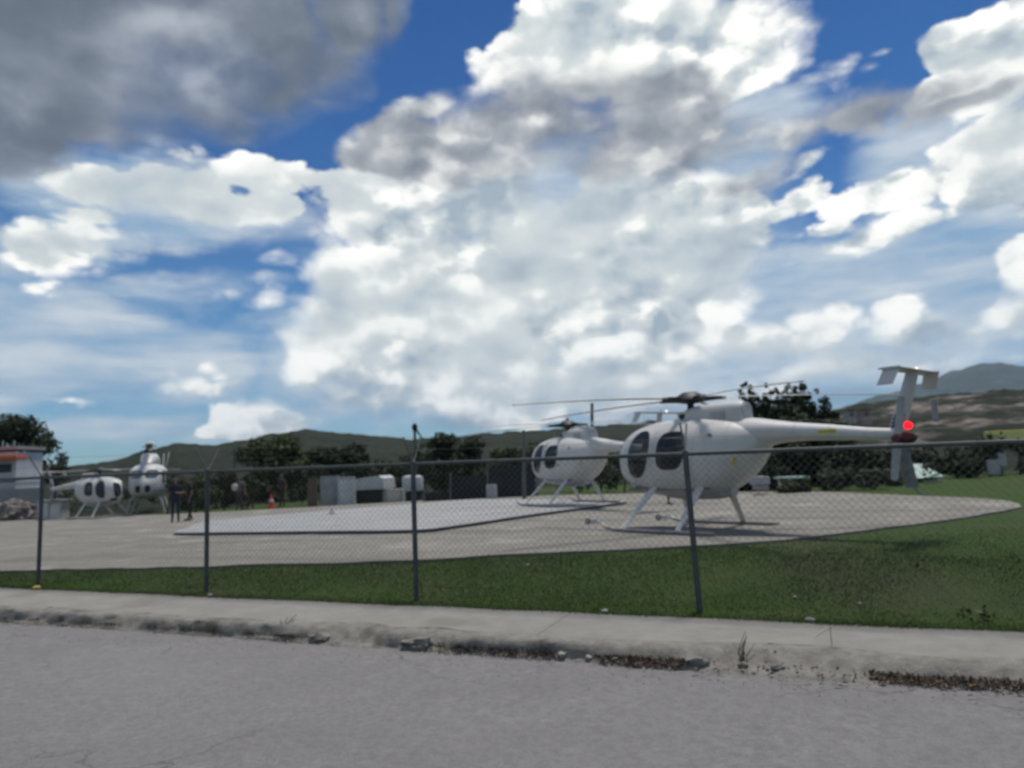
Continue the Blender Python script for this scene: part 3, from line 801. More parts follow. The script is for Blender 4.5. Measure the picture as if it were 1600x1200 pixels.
# ---- larger helicopter seen head on
def make_big_helicopter():
    root = empty('helicopter', (0, 0, 0))
    st = [(3.0, 1.15, 1.45, .12), (2.9, .95, 1.7, .45), (2.6, .78, 2.05, .78), (2.1, .7, 2.4, .98), (1.6, .66, 2.62, 1.08), (.8, .65, 2.7, 1.12), (-1.2, .68, 2.7, 1.12), (-2.2, .9, 2.6, .95), (-3.0, 1.3, 2.4, .55), (-3.6, 1.55, 2.25, .32), (-8.0, 2.0, 2.35, .14)]
    fine0 = smooth_stations(st, 6)
    mb = MB(); mb.rings([section(*s_, 60, 3.0) for s_ in fine0]); body = mb.build('fuselage', M_white, root, smooth=True)
    fine = smooth_stations(st, 6)
    def front_x(y, z):
        best = 1.0
        for i in range(700):
            x = 3.0 - i * .0035
            for (x0, b0, t0, w0), (x1, b1, t1, w1) in zip(fine, fine[1:]):
                if x1 <= x <= x0:
                    f = (x - x1) / (x0 - x1); b, t, w = b1 + (b0 - b1) * f, t1 + (t0 - t1) * f, w1 + (w0 - w1) * f
                    q = abs((z - (b + t) / 2) / ((t - b) / 2))
                    if q < 1 and w * (1 - q ** 3) ** (1 / 3) > abs(y): return x
        return best
    def glass(name, cy, cz, ry, rz, mat):
        rows = []
        for q in range(5):
            f = max(.05, q / 4); row = []
            for k in range(20):
                a = 2 * math.pi * k / 20; c, s_ = math.cos(a), math.sin(a)
                y = cy + ry * f * math.copysign(abs(c) ** .7, c); z = cz + rz * f * math.copysign(abs(s_) ** .7, s_)
                row.append((Vector((front_x(y, z), y, z)), Vector((.8, .3 * y, .35 * (z - 1.4))).normalized()))
            rows.append(row)
        return patch(rows, .025).build(name, mat, root, smooth=True)
    M_lightglass = material('sky_reflecting_glass', (0.10, 0.11, 0.14), .08, spec=.9, metal=.35)
    for sy in (-1, 1):
        glass('windscreen', sy * .48, 2.08, .40, .25, M_lightglass)
        glass('chin_window', sy * .30, 1.24, .17, .20, M_glass)
        mb = MB(); mb.box((1.2, sy * 1.115, 1.9), (.9, .03, .8)); mb.box((-.4, sy * 1.125, 1.85), (1.3, .03, .8)); mb.build('side_window', M_glass, root, bevel=.02)
        # skids
        mb = MB(); mb.tube([(2.6, sy * 1.32, .25), (2.2, sy * 1.32, .08), (1.5, sy * 1.32, .05), (-1.8, sy * 1.32, .05)], .05, 8); mb.build('skid', M_white, root, smooth=True)
        for x in (1.3, -1.0):
            mb = MB(); mb.tube([(x, sy * .6, .78), (x, sy * .95, .68), (x, sy * 1.30, .08)], [.06, .065, .055], 8); mb.build('strut', M_white, root, smooth=True)
    stc = [(1.5, 2.6, 2.75, .25), (1.1, 2.55, 3.05, .42), (.4, 2.5, 3.35, .52), (-.8, 2.5, 3.4, .55), (-2.0, 2.4, 3.1, .5), (-3.2, 2.2, 2.5, .2)]
    mb = MB(); mb.rings([section(*s_, 20, 2.8) for s_ in smooth_stations(stc, 2)]); cw = mb.build('engine_cowl', M_white, root, smooth=True)
    for sy in (-1, 1):
        mb = MB(); mb.rings([[(1.02 + d_, sy * .30 + .10 * math.cos(a), 2.86 + .09 * math.sin(a)) for a in [k * math.pi / 6 for k in range(12)]] for d_ in (-.1, .12)]); mb.build('air_inlet', M_panel, cw)
    mb = MB(); mb.tube([(0, 0, 3.3), (0, 0, 4.05)], .07, 10); mb.rings([[(r_ * math.cos(a), r_ * math.sin(a), z) for a in [k * math.pi / 8 for k in range(16)]] for r_, z in ((.30, 3.36), (.42, 3.46), (.36, 3.56), (.2, 3.66))]); mb.build('rotor_mast', M_black, root, smooth=True)
    mb = MB(); mb.tube([(-.55, 0, 3.96), (.55, 0, 3.96)], .08, 8); mb.tube([(0, -.5, 3.78), (0, .5, 3.78)], .03, 6); mb.build('rotor_hub', M_black, root, smooth=True)
    for a in (0, 180):
        b = blade_mesh(.5, 7.0, .5, .35, z0=3.97, th=.03); b.v = [tuple(Matrix.Rotation(R(a + 8), 3, 'Z') @ Vector(p)) for p in b.v]
        b.build('rotor_blade', M_blade_g, root, smooth=True)
    mb = MB(); mb.rings([[(-7.6, .03 * u, 2.1), (-8.1, .03 * u, 2.1), (-8.7, .03 * u, 3.6), (-8.35, .03 * u, 3.6)] for u in (-1, 1)]); mb.build('tail_fin', M_white, root)
    mb = MB(); mb.box((-6.0, 0, 2.15), (.6, 2.4, .06)); mb.build('stabiliser', M_white, root, bevel=.02)
    for a in (25, 205):
        b = blade_mesh(.1, 1.2, .2, 0, 3, .02); b.v = [tuple(Vector((-8.4, .3, 3.2)) + Matrix.Rotation(R(a), 3, 'Y') @ Vector((x, z, y))) for x, y, z in b.v]; b.build('tail_rotor_blade', M_blade_w, root)
    for o in root.children_recursive:
        for v in o.data.vertices:
            v.co.y *= .84
            if o.name.split('.')[0] == 'strut': v.co.z += .6 * max(0, (v.co.z - .1) / .68)
            elif o.name.split('.')[0] != 'skid': v.co.z += .6
    return root
h4 = make_big_helicopter()
set_down(h4, *at(232, 811, 45), -70)
tag(h4, 'bulky white helicopter seen head on, left of two people in dark clothes', 'helicopter')
# ---------------------------------------------------------------- chain-link fence
M_galv = material('weathered_galvanised_steel', plain((0.060, 0.072, 0.076), .3, 8), .55, metal=.25)
M_arm = material('dull_steel_arm', plain((0.12, 0.125, 0.12), .25, 8), .6)
M_wire = material('galvanised_wire', plain((0.13, 0.135, 0.13), .25, 8), .6, metal=.3)
fence = tag(empty('chain_link_fence', (0, 0, 0)), 'grey chain link fence with forked barbed wire arms along the lawn edge', 'fence')
POSTS = [-19.55, -15.9, -12.22, -8.56, -4.97, -1.30, 2.35, 6.0]
LEAN = {-1.30: Vector((-.045, 0, 0)), -8.56: Vector((.01, 0, 0)), -12.22: Vector((.02, 0, 0))}
tops = []
FH = 1.83
for s in POSTS:
    x, y = xy(s, V_FENCE); b = Vector((x, y, ground_z(x, y) - .05)); t = Vector((x, y, near_z(s) + FH)) + LEAN.get(s, Vector((0, 0, 0)))
    tops.append((b, t))
    mb = MB(); mb.tube([b, t], .034, 10); mb.ellipsoid(t, (.037, .037, .02), 10, 5)
    p = mb.build('post', M_galv, fence, smooth=True)
    for sg in (-1, 1):
        e = t + Vector((NV.x, NV.y, 0)) * (.24 * sg) + Vector((0, 0, .33))
        mb = MB(); mb.tube([t - Vector((0, 0, .03)), e], .011, 6); mb.build('barbed_wire_arm', M_arm, p, smooth=True)
for (b0, t0), (b1, t1) in zip(tops, tops[1:]):
    mb = MB(); mb.tube([t0 - Vector((0, 0, .03)), t1 - Vector((0, 0, .03))], .024, 8); mb.build('top_rail', M_galv, fence, smooth=True)
    # woven wire of one bay
    bb0, bb1 = b0 + Vector((0, 0, .10)), b1 + Vector((0, 0, .10)); tt0, tt1 = t0 - Vector((0, 0, .05)), t1 - Vector((0, 0, .05))
    W = (b1 - b0).length; H = (tt0 - bb0).length; mb = MB(); off = Vector((NV.x, NV.y, 0))
    pitch = .085
    def pt(u, w, o): return (bb0 + (bb1 - bb0) * u) * (1 - w) + (tt0 + (tt1 - tt0) * u) * w + off * o
    n = int((W + H) / pitch)
    for sg in (0, 1):
        for i in range(1, n):
            a = i * pitch
            u0, w0 = (a, 0) if a <= W else (W, a - W)
            u1, w1 = (0, a) if a <= H else (a - H, H)
            if sg: u0, u1 = W - u0, W - u1
            p0 = pt(u0 / W, w0 / H, .006 * (1 - 2 * sg)); p1 = pt(u1 / W, w1 / H, .006 * (1 - 2 * sg))
            mb.tube([p0, p1], .0016, 3, cap=False)
    mb.build('wire_mesh', M_wire, fence)['kind'] = 'stuff'
    # strands between the arms
    for sg in (-1, 1):
        for f in (.5, .97):
            o = Vector((NV.x, NV.y, 0)) * (.24 * sg * f) + Vector((0, 0, .33 * f))
            mid = (t0 + t1) / 2 + o - Vector((0, 0, .03 + .02 * f))
            mb = MB(); mb.tube([t0 + o, mid, t1 + o], .0012, 3, cap=False)
            mb.build('barbed_wire', M_galv, fence)
# ---------------------------------------------------------------- hills
def hill(name, ridge, r0, r1, r2, mat, rough, n_az=640, n_r=64, bump=0.0, seed=0, base=None):
    """terrain whose skyline runs through the listed picture directions at distance r1"""
    ae = sorted((math.atan2(direction(*p).x, direction(*p).y), direction(*p)) for p in ridge)
    zs = [(a, CAM_Z + r1 * d.z / math.hypot(d.x, d.y)) for a, d in ae]
    def ridge_h(a):
        if a <= zs[0][0]: return zs[0][1]
        for (a0, z0), (a1, z1) in zip(zs, zs[1:]):
            if a <= a1:
                f = (a - a0) / (a1 - a0); f = f * f * (3 - 2 * f) * .6 + f * .4; return z0 + (z1 - z0) * f
        return zs[-1][1]
    vs = []; n_r2 = n_r + 8
    for i in range(n_az + 1):
        a = zs[0][0] + (zs[-1][0] - zs[0][0]) * i / n_az; H = ridge_h(a)
        for j in range(n_r2 + 1):
            if j <= n_r: f = j / n_r; r_ = r0 + (r1 - r0) * f; k = f ** 1.15
            else: f = (j - n_r) / 8; r_ = r1 + (r2 - r1) * f; k = 1 - f ** 1.3
            x, y = math.sin(a) * r_, math.cos(a) * r_
            q = Vector((x, y, seed * 50)) / rough
            g = mnoise.fractal(q, 1.0, 2.0, 5) * .12 * (1 - k) * min(1, k * 4)
            z = -2 + (H + 2) * max(0, k + g * .8) + bump * (mnoise.noise(q * 9) + .7 * mnoise.noise(q * 23)) * (0 < j < n_r2)
            vs.append((x, y, z))
    n = n_r2 + 1
    me = bpy.data.meshes.new(name)
    me.from_pydata(vs, [], [(i * n + j, (i + 1) * n + j, (i + 1) * n + j + 1, i * n + j + 1) for i in range(n_az) for j in range(n_r2)])
    me.polygons.foreach_set('use_smooth', [True] * len(me.polygons)); me.materials.append(mat)
    o = bpy.data.objects.new(name, me); C.objects.link(o); o['kind'] = 'structure'
    return o
def scrub_col(sc):
    def f(P):
        a = rgbn(P, .09 * sc, [(0.3, (0.009, 0.014, 0.008)), (0.5, (0.015, 0.021, 0.011)), (0.68, (0.030, 0.033, 0.021))], 8, .72)
        return E.mix(E.noise(P, .012 * sc, 5, .6).sstep(.5, .7) * .5, a, (0.034, 0.033, 0.026))
    return f
M_scrub = material('scrub_hillside', scrub_col(1), .95, spec=.1)
def quarry_col(P):
    a = rgbn(P, .10, [(0.3, (0.010, 0.014, 0.008)), (0.5, (0.017, 0.021, 0.012)), (0.7, (0.034, 0.036, 0.024))], 8, .72)
    rock = rgbn(P, .13, [(0.36, (0.022, 0.022, 0.018)), (0.48, (0.075, 0.066, 0.058)), (0.62, (0.21, 0.188, 0.168))], 9, .72)
    x, y, z = P.sep()
    band = (z / 40.0)
    mk = (E.noise(P, .035, 6, .65) * 1.5 - 0.25) * band.sstep(-.02, .06) * (1.0 - band.sstep(.62, .9)) * (x / 200.0).sstep(.25, .55)
    return E.mix(mk.sstep(.47, .62), a, rock)
M_quarry = material('rocky_hillside', quarry_col, .95, spec=.1)
M_mount = material('forested_mountain', lambda P: rgbn(E.vec('MULTIPLY', P, (1, 1, .35)), .006, [(0.35, (0.020, 0.030, 0.016)), (0.6, (0.045, 0.052, 0.034)), (0.72, (0.16, 0.15, 0.13))], 8, .7), .95, spec=.1)
hill('hills', [(-900, 745), (-300, 738), (60, 735), (110, 728), (180, 720), (230, 703), (280, 692), (330, 696), (370, 690), (430, 677), (475, 671), (540, 677), (600, 683), (640, 686), (700, 683), (800, 675), (900, 668), (1000, 660), (1060, 656), (1150, 655), (1300, 650), (1500, 650), (1800, 660)],
     260, 760, 1500, M_scrub, 120, bump=1.6, seed=1)
hill('hills', [(1040, 712), (1150, 690), (1230, 662), (1290, 642), (1340, 632), (1420, 622), (1500, 615), (1600, 607), (1750, 598), (1950, 590), (2300, 610)],
     150, 420, 900, M_quarry, 70, bump=1.1, seed=2)
hill('mountain', [(1180, 690), (1300, 640), (1400, 612), (1450, 596), (1490, 580), (1530, 568), (1560, 566), (1600, 571), (1680, 586), (1800, 600), (2100, 670)],
     4500, 7000, 10000, M_mount, 1500, bump=18, seed=3)

def dm(px, d):
    """the yard behind the apron is nearer on the right"""
    if d > 200 or px < 250: return d
    return d * (.75 if px < 1050 else max(.62, .75 - (px - 1050) / 70 * .13))
# ---------------------------------------------------------------- trees and shrubs
def leaf_mat(name, a, b, c):
    return material(name, lambda P: island().ramp([(0, a), (.55, b), (.92, c), (1, tuple(x * 1.6 for x in c))]), .75, spec=.25)
M_leaf_dark = leaf_mat('dark_leaves', (0.008, 0.016, 0.007), (0.014, 0.025, 0.010), (0.030, 0.046, 0.018))
M_leaf_olive = leaf_mat('olive_leaves', (0.024, 0.036, 0.012), (0.040, 0.056, 0.018), (0.080, 0.092, 0.034))
M_leaf_grey = leaf_mat('grey_green_leaves', (0.030, 0.038, 0.024), (0.050, 0.060, 0.038), (0.090, 0.100, 0.064))
M_leaf_brown = leaf_mat('dry_leaves', (0.050, 0.030, 0.020), (0.085, 0.055, 0.036), (0.16, 0.12, 0.08))
M_bark = material('bark', plain((0.07, 0.055, 0.042), .35, 5), .95, spec=.1)
def leaves(rnd, clumps, per, size, flat=.5):
    vs = []; fs = []
    for c, r_, sq in clumps:
        for _ in range(max(3, int(per * r_ * r_ * sq))):
            u = Vector((rnd.gauss(0, 1), rnd.gauss(0, 1), rnd.gauss(0, 1))).normalized() * (r_ * rnd.uniform(.35, 1.0) ** .5 * rnd.uniform(.8, 1.12))
            u.z *= sq; p = c + u
            n = (u.normalized() + Vector((rnd.gauss(0, .5), rnd.gauss(0, .5), rnd.gauss(.3, .5)))).normalized()
            a = n.orthogonal().normalized(); a = Matrix.Rotation(rnd.uniform(0, 6.28), 3, n) @ a; b_ = n.cross(a)
            L = size * rnd.uniform(.6, 1.4); o = len(vs)
            vs += [p - a * L, p + b_ * L * flat, p + a * L, p - b_ * L * flat]; fs.append((o, o + 1, o + 2, o + 3))
    return vs, fs
def tree(name, base, h, w, mat, label, cat='tree', seed=0, kind='round', leaf=.2, per=70, group=None, trunk_h=.35, n=14):
    rnd = random.Random(seed); root = empty(name, base)
    cl = []; limbs = []
    if kind == 'round':
        for k in range(n):
            a = rnd.uniform(0, 6.28); f = rnd.uniform(0, 1) ** .6; zz = rnd.uniform(trunk_h, .9)
            e = math.sin(math.pi * min(1, max(.12, (zz - trunk_h + .1) / (1.06 - trunk_h)))) ** .6
            cl.append((Vector((math.cos(a) * f * w * .38 * e, math.sin(a) * f * w * .38 * e, zz * h)), rnd.uniform(.13, .24) * min(w, h), rnd.uniform(.6, .9)))
    elif kind == 'spiky':       # upright feathery tops
        for k in range(n):
            a = rnd.uniform(0, 6.28); f = rnd.uniform(.1, 1); top = h * (1 - .5 * rnd.random() ** 1.6) * (1 - .10 * f)
            x, y = math.cos(a) * f * w * .45, math.sin(a) * f * w * .45
            m_ = 9
            for q in range(m_):
                t = q / (m_ - 1)
                cl.append((Vector((x + rnd.gauss(0, .03) * w, y + rnd.gauss(0, .03) * w, h * .12 + (top - h * .12) * t)), w * (.15 * (1 - t) + .03), 1.3))
    elif kind == 'bush':
        for k in range(n):
            a = rnd.uniform(0, 6.28); f = rnd.uniform(0, 1) ** .5
            cl.append((Vector((math.cos(a) * f * w * .42, math.sin(a) * f * w * .30, h * rnd.uniform(.2, .78))), rnd.uniform(.16, .26) * max(h, w * .5), .8))
    mb = MB(); th = h * (.75 if kind != 'bush' else .45)
    mb.tube([(0, 0, -.2), (rnd.gauss(0, .02) * h, 0, th * .4), (rnd.gauss(0, .03) * h, rnd.gauss(0, .03) * h, th)], [h * .028 + .03, h * .02 + .02, .015 * h], 7)
    for c, r_, s_ in cl[:9]:
        mb.tube([(0, 0, th * rnd.uniform(.3, .6)), (c.x * .5, c.y * .5, (c.z + th * .5) / 2), tuple(c)], [h * .012 + .01, h * .009 + .008, .01], 5)
    mb.build('trunk' if kind != 'bush' else 'stem', M_bark, root, smooth=True)
    vs, fs = leaves(rnd, cl, per / (leaf * leaf) * .12, leaf)
    me = bpy.data.meshes.new('crown'); me.from_pydata(vs, [], fs); me.materials.append(mat)
    o = bpy.data.objects.new('crown' if kind != 'bush' else 'foliage', me); C.objects.link(o); o.parent = root
    tag(root, label, cat, group)
    return root
def tree_px(name, px, py_top, d, w_px, mat, label, py_base=None, **kw):
    kw['leaf'] = kw.get('leaf', .2) * .62; kw['per'] = kw.get('per', 70) * (.62 if d > 50 else .8)
    """a tree standing at distance d whose crown top and width match the picture"""
    d = dm(px, d); a = at(px, 760, d); z0 = ground_z(a.x, a.y); t = at(px, py_top, d)
    return tree(name, (t.x, d, z0 - .05), max(.6, t.z - z0), w_px / 1150 * d, mat, label, **kw)
tree_px('broadleaf_tree', 22, 641, 62, 130, M_leaf_dark, 'tall dark tree rising behind the white building with the orange awning', seed=1, leaf=.28, n=26, per=90)
tree_px('broadleaf_tree', 84, 690, 60, 50, M_leaf_dark, 'low dark tree right of the white building, above a pale cabinet', seed=2, leaf=.22, n=14, per=90)
spots = [  # px, top, distance, width, material, seed, label
    (300, 742, 58, 90, M_leaf_olive, 3, 'low olive shrubby tree behind the two people in dark clothes'),
    (355, 738, 60, 80, M_leaf_dark, 4, 'dark tree behind the person in a grey shirt'),
    (408, 684, 74, 80, M_leaf_olive, 5, 'tall olive tree, leftmost of the tall trees in front of the hill'),
    (456, 676, 70, 90, M_leaf_olive, 6, 'broad olive tree standing highest against the hilltop behind the red cone'),
    (512, 694, 76, 80, M_leaf_dark, 7, 'dark tree behind the white corrugated tank'),
    (556, 690, 66, 70, M_leaf_dark, 8, 'dark bushy tree behind the white shed'),
    (600, 716, 62, 60, M_leaf_olive, 9, 'small olive tree between the white shed and the domed tank'),
    (640, 708, 66, 60, M_leaf_dark, 10, 'dark tree behind the white domed tank'),
    (690, 676, 62, 66, M_leaf_dark, 11, 'dark tree rising just right of the fence post with the widest view of the deck'),
    (728, 684, 66, 80, M_leaf_dark, 12, 'dark tree behind the left end of the dark screen fence'),
    (790, 694, 72, 70, M_leaf_olive, 13, 'olive tree behind the right end of the dark screen fence'),
    (950, 700, 66, 90, M_leaf_dark, 14, 'dark tree behind the boom of the helicopter on the deck'),
    (1010, 690, 64, 80, M_leaf_dark, 15, 'dark tree hidden behind the cabin of the largest helicopter')]
for px, top, d, wpx, mt_, sd, lb in spots:
    tree_px('broadleaf_tree', px, top, d, wpx * 1.15, mt_, lb, seed=sd, leaf=.20, n=24, per=110, trunk_h=.12)
tree_px('feathery_tree', 1172, 594, 56, 110, M_leaf_dark, 'tall dark feathery tree with spiky tops behind the rotor of the largest helicopter', seed=21, kind='spiky', leaf=.13, n=34, per=150)
tree_px('feathery_tree', 1240, 598, 58, 130, M_leaf_dark, 'dark feathery tree with spiky tops above the tail boom', seed=22, kind='spiky', leaf=.13, n=34, per=150)
tree_px('broadleaf_tree', 1150, 634, 52, 110, M_leaf_dark, 'dense dark tree behind the engine cover of the largest helicopter', seed=23, leaf=.18, n=34, per=130, trunk_h=.05)
tree_px('broadleaf_tree', 1225, 632, 54, 150, M_leaf_dark, 'dense dark tree under the middle of the tail boom', seed=24, leaf=.18, n=44, per=130, trunk_h=.05)
tree_px('broadleaf_tree', 1305, 652, 56, 110, M_leaf_dark, 'dark tree behind the grey green bush near the tail', seed=25, leaf=.18, n=30, per=120, trunk_h=.05)
for px, top, d, wpx, mt_, sd, lb in [
    (1308, 724, 46, 64, M_leaf_grey, 26, 'wide grey green bush under the tail boom of the largest helicopter'),
    (1362, 726, 45, 58, M_leaf_grey, 27, 'grey green bush directly below the tail fin'),
    (1398, 734, 48, 28, M_leaf_olive, 28, 'olive bush left of the pale green roof'),
    (1512, 712, 56, 50, M_leaf_dark, 29, 'dark bush right of the pale green roof'),
    (1240, 742, 44, 60, M_leaf_olive, 30, 'low olive bush behind the gravel, left of the grey green bushes')]:
    z = tree_px('bush', px, top, d, wpx, mt_, lb, cat='bush', seed=sd, kind='bush', leaf=.10, n=26, per=120)
tree_px('broadleaf_tree', 1540, 690, 62, 90, M_leaf_dark, 'dark tree with pale gaps left of the yellow container', seed=31, leaf=.2, n=12, per=55, trunk_h=.25)
tree_px('broadleaf_tree', 1610, 712, 64, 90, M_leaf_dark, 'dark tree below the yellow container at the right end of the lawn', seed=32, leaf=.22, n=16, per=80, trunk_h=.15)
tree_px('broadleaf_tree', 1460, 690, 80, 80, M_leaf_olive, 'olive tree behind the house with the pale green roof', seed=33, leaf=.26, n=14, per=60)
for px, top, d, wpx, sd, lb in ((1345, 694, 54, 70, 51, 'dark tree left of the lower tail fin'), (1420, 700, 56, 70, 52, 'dark tree right of the lower tail fin, behind the pale green roof'), (1490, 704, 58, 70, 53, 'dark tree between the pale green roof and the pale boards')):
    tree_px('broadleaf_tree', px, top, d, wpx, M_leaf_dark, lb, seed=sd, leaf=.2, n=26, per=110, trunk_h=.1)
# dark hedge closing off the back of the apron
def hedge(p0, p1, h, mat, label, seed):
    rnd = random.Random(seed); a, b = Vector(p0), Vector(p1); L = (b - a).length; cl = []
    n = int(L / .8)
    for i in range(n):
        for q in range(2):
            p = a.lerp(b, (i + rnd.random()) / n); cl.append((Vector((p.x - a.x + rnd.gauss(0, .25), p.y - a.y + rnd.gauss(0, .25), h * rnd.uniform(.18, .82))), rnd.uniform(.4, .62), .95))
    root = empty('hedge', (a.x, a.y, ground_z(a.x, a.y)))
    vs, fs = leaves(rnd, cl, 420, .10)
    me = bpy.data.meshes.new('foliage'); me.from_pydata(vs, [], fs); me.materials.append(mat)
    o = bpy.data.objects.new('foliage', me); C.objects.link(o); o.parent = root
    mb = MB()
    for i in range(int(L / 1.5)):
        p = a.lerp(b, i / (L / 1.5)) - a; mb.tube([(p.x, p.y, -.1), (p.x + rnd.gauss(0, .1), p.y, h * .7)], [.05, .02], 5)
    mb.build('stem', M_bark, root)['kind'] = 'stuff'
    tag(root, label, 'hedge')
def hedge_row(*a): hedge(*a)
def gp(px, d): d = dm(px, d); a = at(px, 760, d); return (a.x, d)
hedge(gp(262, 52), gp(400, 52), 2.3, M_leaf_dark, 'low dark hedge behind the people on the left', 41)
hedge(gp(395, 54), gp(500, 54), 2.5, M_leaf_dark, 'dark hedge behind the red cone, left of the white tanks', 42)
hedge(gp(905, 50), gp(1130, 50), 2.6, M_leaf_dark, 'dark hedge behind the deck and the largest helicopter', 43)
hedge(gp(1450, 58), gp(1660, 58), 2.3, M_leaf_dark, 'dark hedge along the far right edge of the lawn', 44)
hedge(gp(90, 56), gp(240, 56), 2.0, M_leaf_dark, 'dark hedge behind the two leftmost helicopters', 45)
hedge(gp(1125, 50), gp(1440, 50), 2.3, M_leaf_dark, 'dark hedge under the tail boom of the largest helicopter', 46)

hedge(gp(500, 56), gp(668, 56), 2.4, M_leaf_dark, 'dark hedge behind the white tanks and shed', 47)
hedge(gp(655, 52), gp(910, 52), 3.0, M_leaf_dark, 'tall dark hedge behind the dark screen fence', 48)
# ---------------------------------------------------------------- buildings and yard things at the back
M_wallw = material('white_wall', plain((0.55, 0.56, 0.58), .12, .6), .85)
M_wallg = material('grey_wall', plain((0.30, 0.30, 0.30), .2, .5), .9)
M_orange = material('orange_awning', plain((0.62, 0.13, 0.035), .15, 3), .7)
M_dark = material('dark_opening', (0.012, 0.013, 0.015), .4)
M_roofg = material('pale_green_roof', plain((0.34, 0.47, 0.42), .12, 1.5), .6)
M_cream = material('cream_panel', plain((0.42, 0.40, 0.34), .12, 2), .8)
M_tank = material('white_tank_paint', plain((0.48, 0.49, 0.50), .15, 2), .5)
M_tank2 = material('light_tank_paint', plain((0.34, 0.35, 0.36), .25, 1.5), .6)
M_screen = material('dark_shade_cloth', plain((0.018, 0.024, 0.026), .35, .8), .9)
M_pole = material('pole_metal', plain((0.10, 0.11, 0.10), .25), .7)
M_yel = material('yellow_green_panel', plain((0.72, 0.66, 0.24), .1, 1), .7)
M_brown = material('brown_panel', plain((0.10, 0.075, 0.055), .2, 1), .8)
M_rock = material('rubble', lambda P: rgbn(P, 3, [(0.3, (0.10, 0.09, 0.085)), (0.7, (0.24, 0.215, 0.20))], 8, .7), .95)
def size_px(n, d): return n / 1150 * d
def block(root, name, mat, px0, px1, py0, py1, d, depth, bevel=0.0):
    """box whose front face fills the given picture area at distance d"""
    d = dm(PXS.get(root.name, 0), d); a = at(px0, py1, d); b = at(px1, py0, d); x0, x1 = a.x, b.x; z0, z1 = a.z, b.z
    mb = MB(); mb.box(((x0 + x1) / 2 - root.location.x, d + depth / 2 - root.location.y, (z0 + z1) / 2 - root.location.z), (x1 - x0, depth, z1 - z0))
    return mb.build(name, mat, root, bevel=bevel)
PXS = {}
def site(name, px, d, label, cat, group=None, z=None):
    d = dm(px, d); a = at(px, 760, d); r_ = empty(name, (a.x, d, ground_z(a.x, d) if z is None else z)); tag(r_, label, cat, group); PXS[r_.name] = px; return r_
# white building with an orange awning
b = site('white_building', 20, 54, 'white flat roofed building with an orange awning at the left edge', 'building')
block(b, 'wall', M_wallw, -190, 26, 706, 800, 54, 3)
block(b, 'roof', M_wallg, -196, 27, 702, 706, 53.8, 3.3)
block(b, 'awning', M_orange, -120, 25, 711, 723, 52.6, 1.3, .05)
w = block(b, 'window', M_dark, -14, 17, 725, 739, 53.93, .12)
block(b, 'window_frame', M_wallg, -16, 19, 723.6, 725, 53.9, .1)
w2 = block(b, 'window', M_dark, -70, -34, 725, 739, 53.93, .12)
block(b, 'ledge', M_wallg, -190, 27, 752, 756, 53.6, .4)
for px in (4, 22, -20):
    mb = MB(); p = at(px, 704, 55) - b.location; mb.tube([p - Vector((0, 0, .4)), p + Vector((0, 0, .75))], .05, 6); mb.build('roof_vent', M_tank2, b)
wl = site('boundary_wall', 20, 50, 'pale grey boundary wall running behind the rubble heap', 'wall')
block(wl, 'wall', M_wallg, -160, 62, 762, 826, 50, .3)
block(wl, 'coping', M_wallw, -162, 63, 757, 762, 49.95, .4)
rp = site('rubble_heap', 22, 46, 'heap of brown grey rubble at the foot of the boundary wall', 'rubble', z=None)
rnd = random.Random(5)
mb = MB()
mb.ellipsoid((0, 0, 0), (1.8, 1.2, .95), 26, 12, bump=.5, seed=3)
mb.build('earth_mound', M_rock, rp)
for k in range(80):
    a = rnd.uniform(0, 6.28); f = rnd.random() ** .5; r_ = rnd.uniform(.14, .42) * (1.1 - .5 * f)
    x, y = math.cos(a) * f * 2.3, math.sin(a) * f * 1.6
    mb = MB(); mb.ellipsoid((x, y, max(.08, 1.05 * (1 - f * f * .95))), (r_, r_ * .75, r_ * .65), 7, 5, Matrix.Rotation(rnd.uniform(0, 6), 3, 'Z') @ Matrix.Rotation(rnd.uniform(-.5, .5), 3, 'X'), .8, k); mb.build('stone', M_rock, rp)
# pale cabinet
cb = site('utility_cabinet', 76, 42, 'pale grey metal utility cabinet left of the small distant helicopter', 'cabinet')
block(cb, 'body', M_tank2, 57, 96, 783, 815, 42, .8, .02)
for q in range(2): block(cb, 'door', M_tank, 59 + q * 18.5, 75.5 + q * 18.5, 786, 812, 41.96, .05, .01)
block(cb, 'roof', M_tank, 55, 98, 780.5, 783, 41.9, 1.0)
# tanks and sheds beyond the deck
def drum(root, name, mat, px0, px1, py0, py1, d, dome=False, ribs=0):
    d = dm(PXS.get(root.name, 0), d); a = at(px0, py1, d); b_ = at(px1, py0, d); r_ = (b_.x - a.x) / 2; cx = (a.x + b_.x) / 2 - root.location.x; z0 = a.z - root.location.z; z1 = b_.z - root.location.z
    mb = MB(); rr = []; n = 32
    prof = [(1, 0), (1, .82), (.96, .9), (.7, .97), (.2, 1)] if dome else [(1, 0), (1, .97), (.98, 1), (.3, 1.0)]
    for f, h_ in prof:
        rr.append([(cx + r_ * f * math.cos(2 * math.pi * k / n) * (1 + (.03 if ribs and k % 2 else 0)), d + r_ - root.location.y + r_ * f * math.sin(2 * math.pi * k / n), z0 + (z1 - z0) * h_) for k in range(n)])
    mb.rings(rr); return mb.build(name, mat, root, smooth=not ribs)
t1 = site('water_tank', 510, 50, 'white ribbed upright tank left of the white shed', 'tank')
drum(t1, 'shell', M_tank2, 498, 526, 746, 800, 50, ribs=1); drum(t1, 'lid', M_tank, 497, 527, 743.5, 746, 50)
t2 = site('water_tank', 540, 49, 'brighter white upright tank touching the white shed', 'tank')
drum(t2, 'shell', M_tank, 526, 552, 748, 800, 49, ribs=1); drum(t2, 'lid', M_tank, 525.5, 552.5, 745, 748, 49)
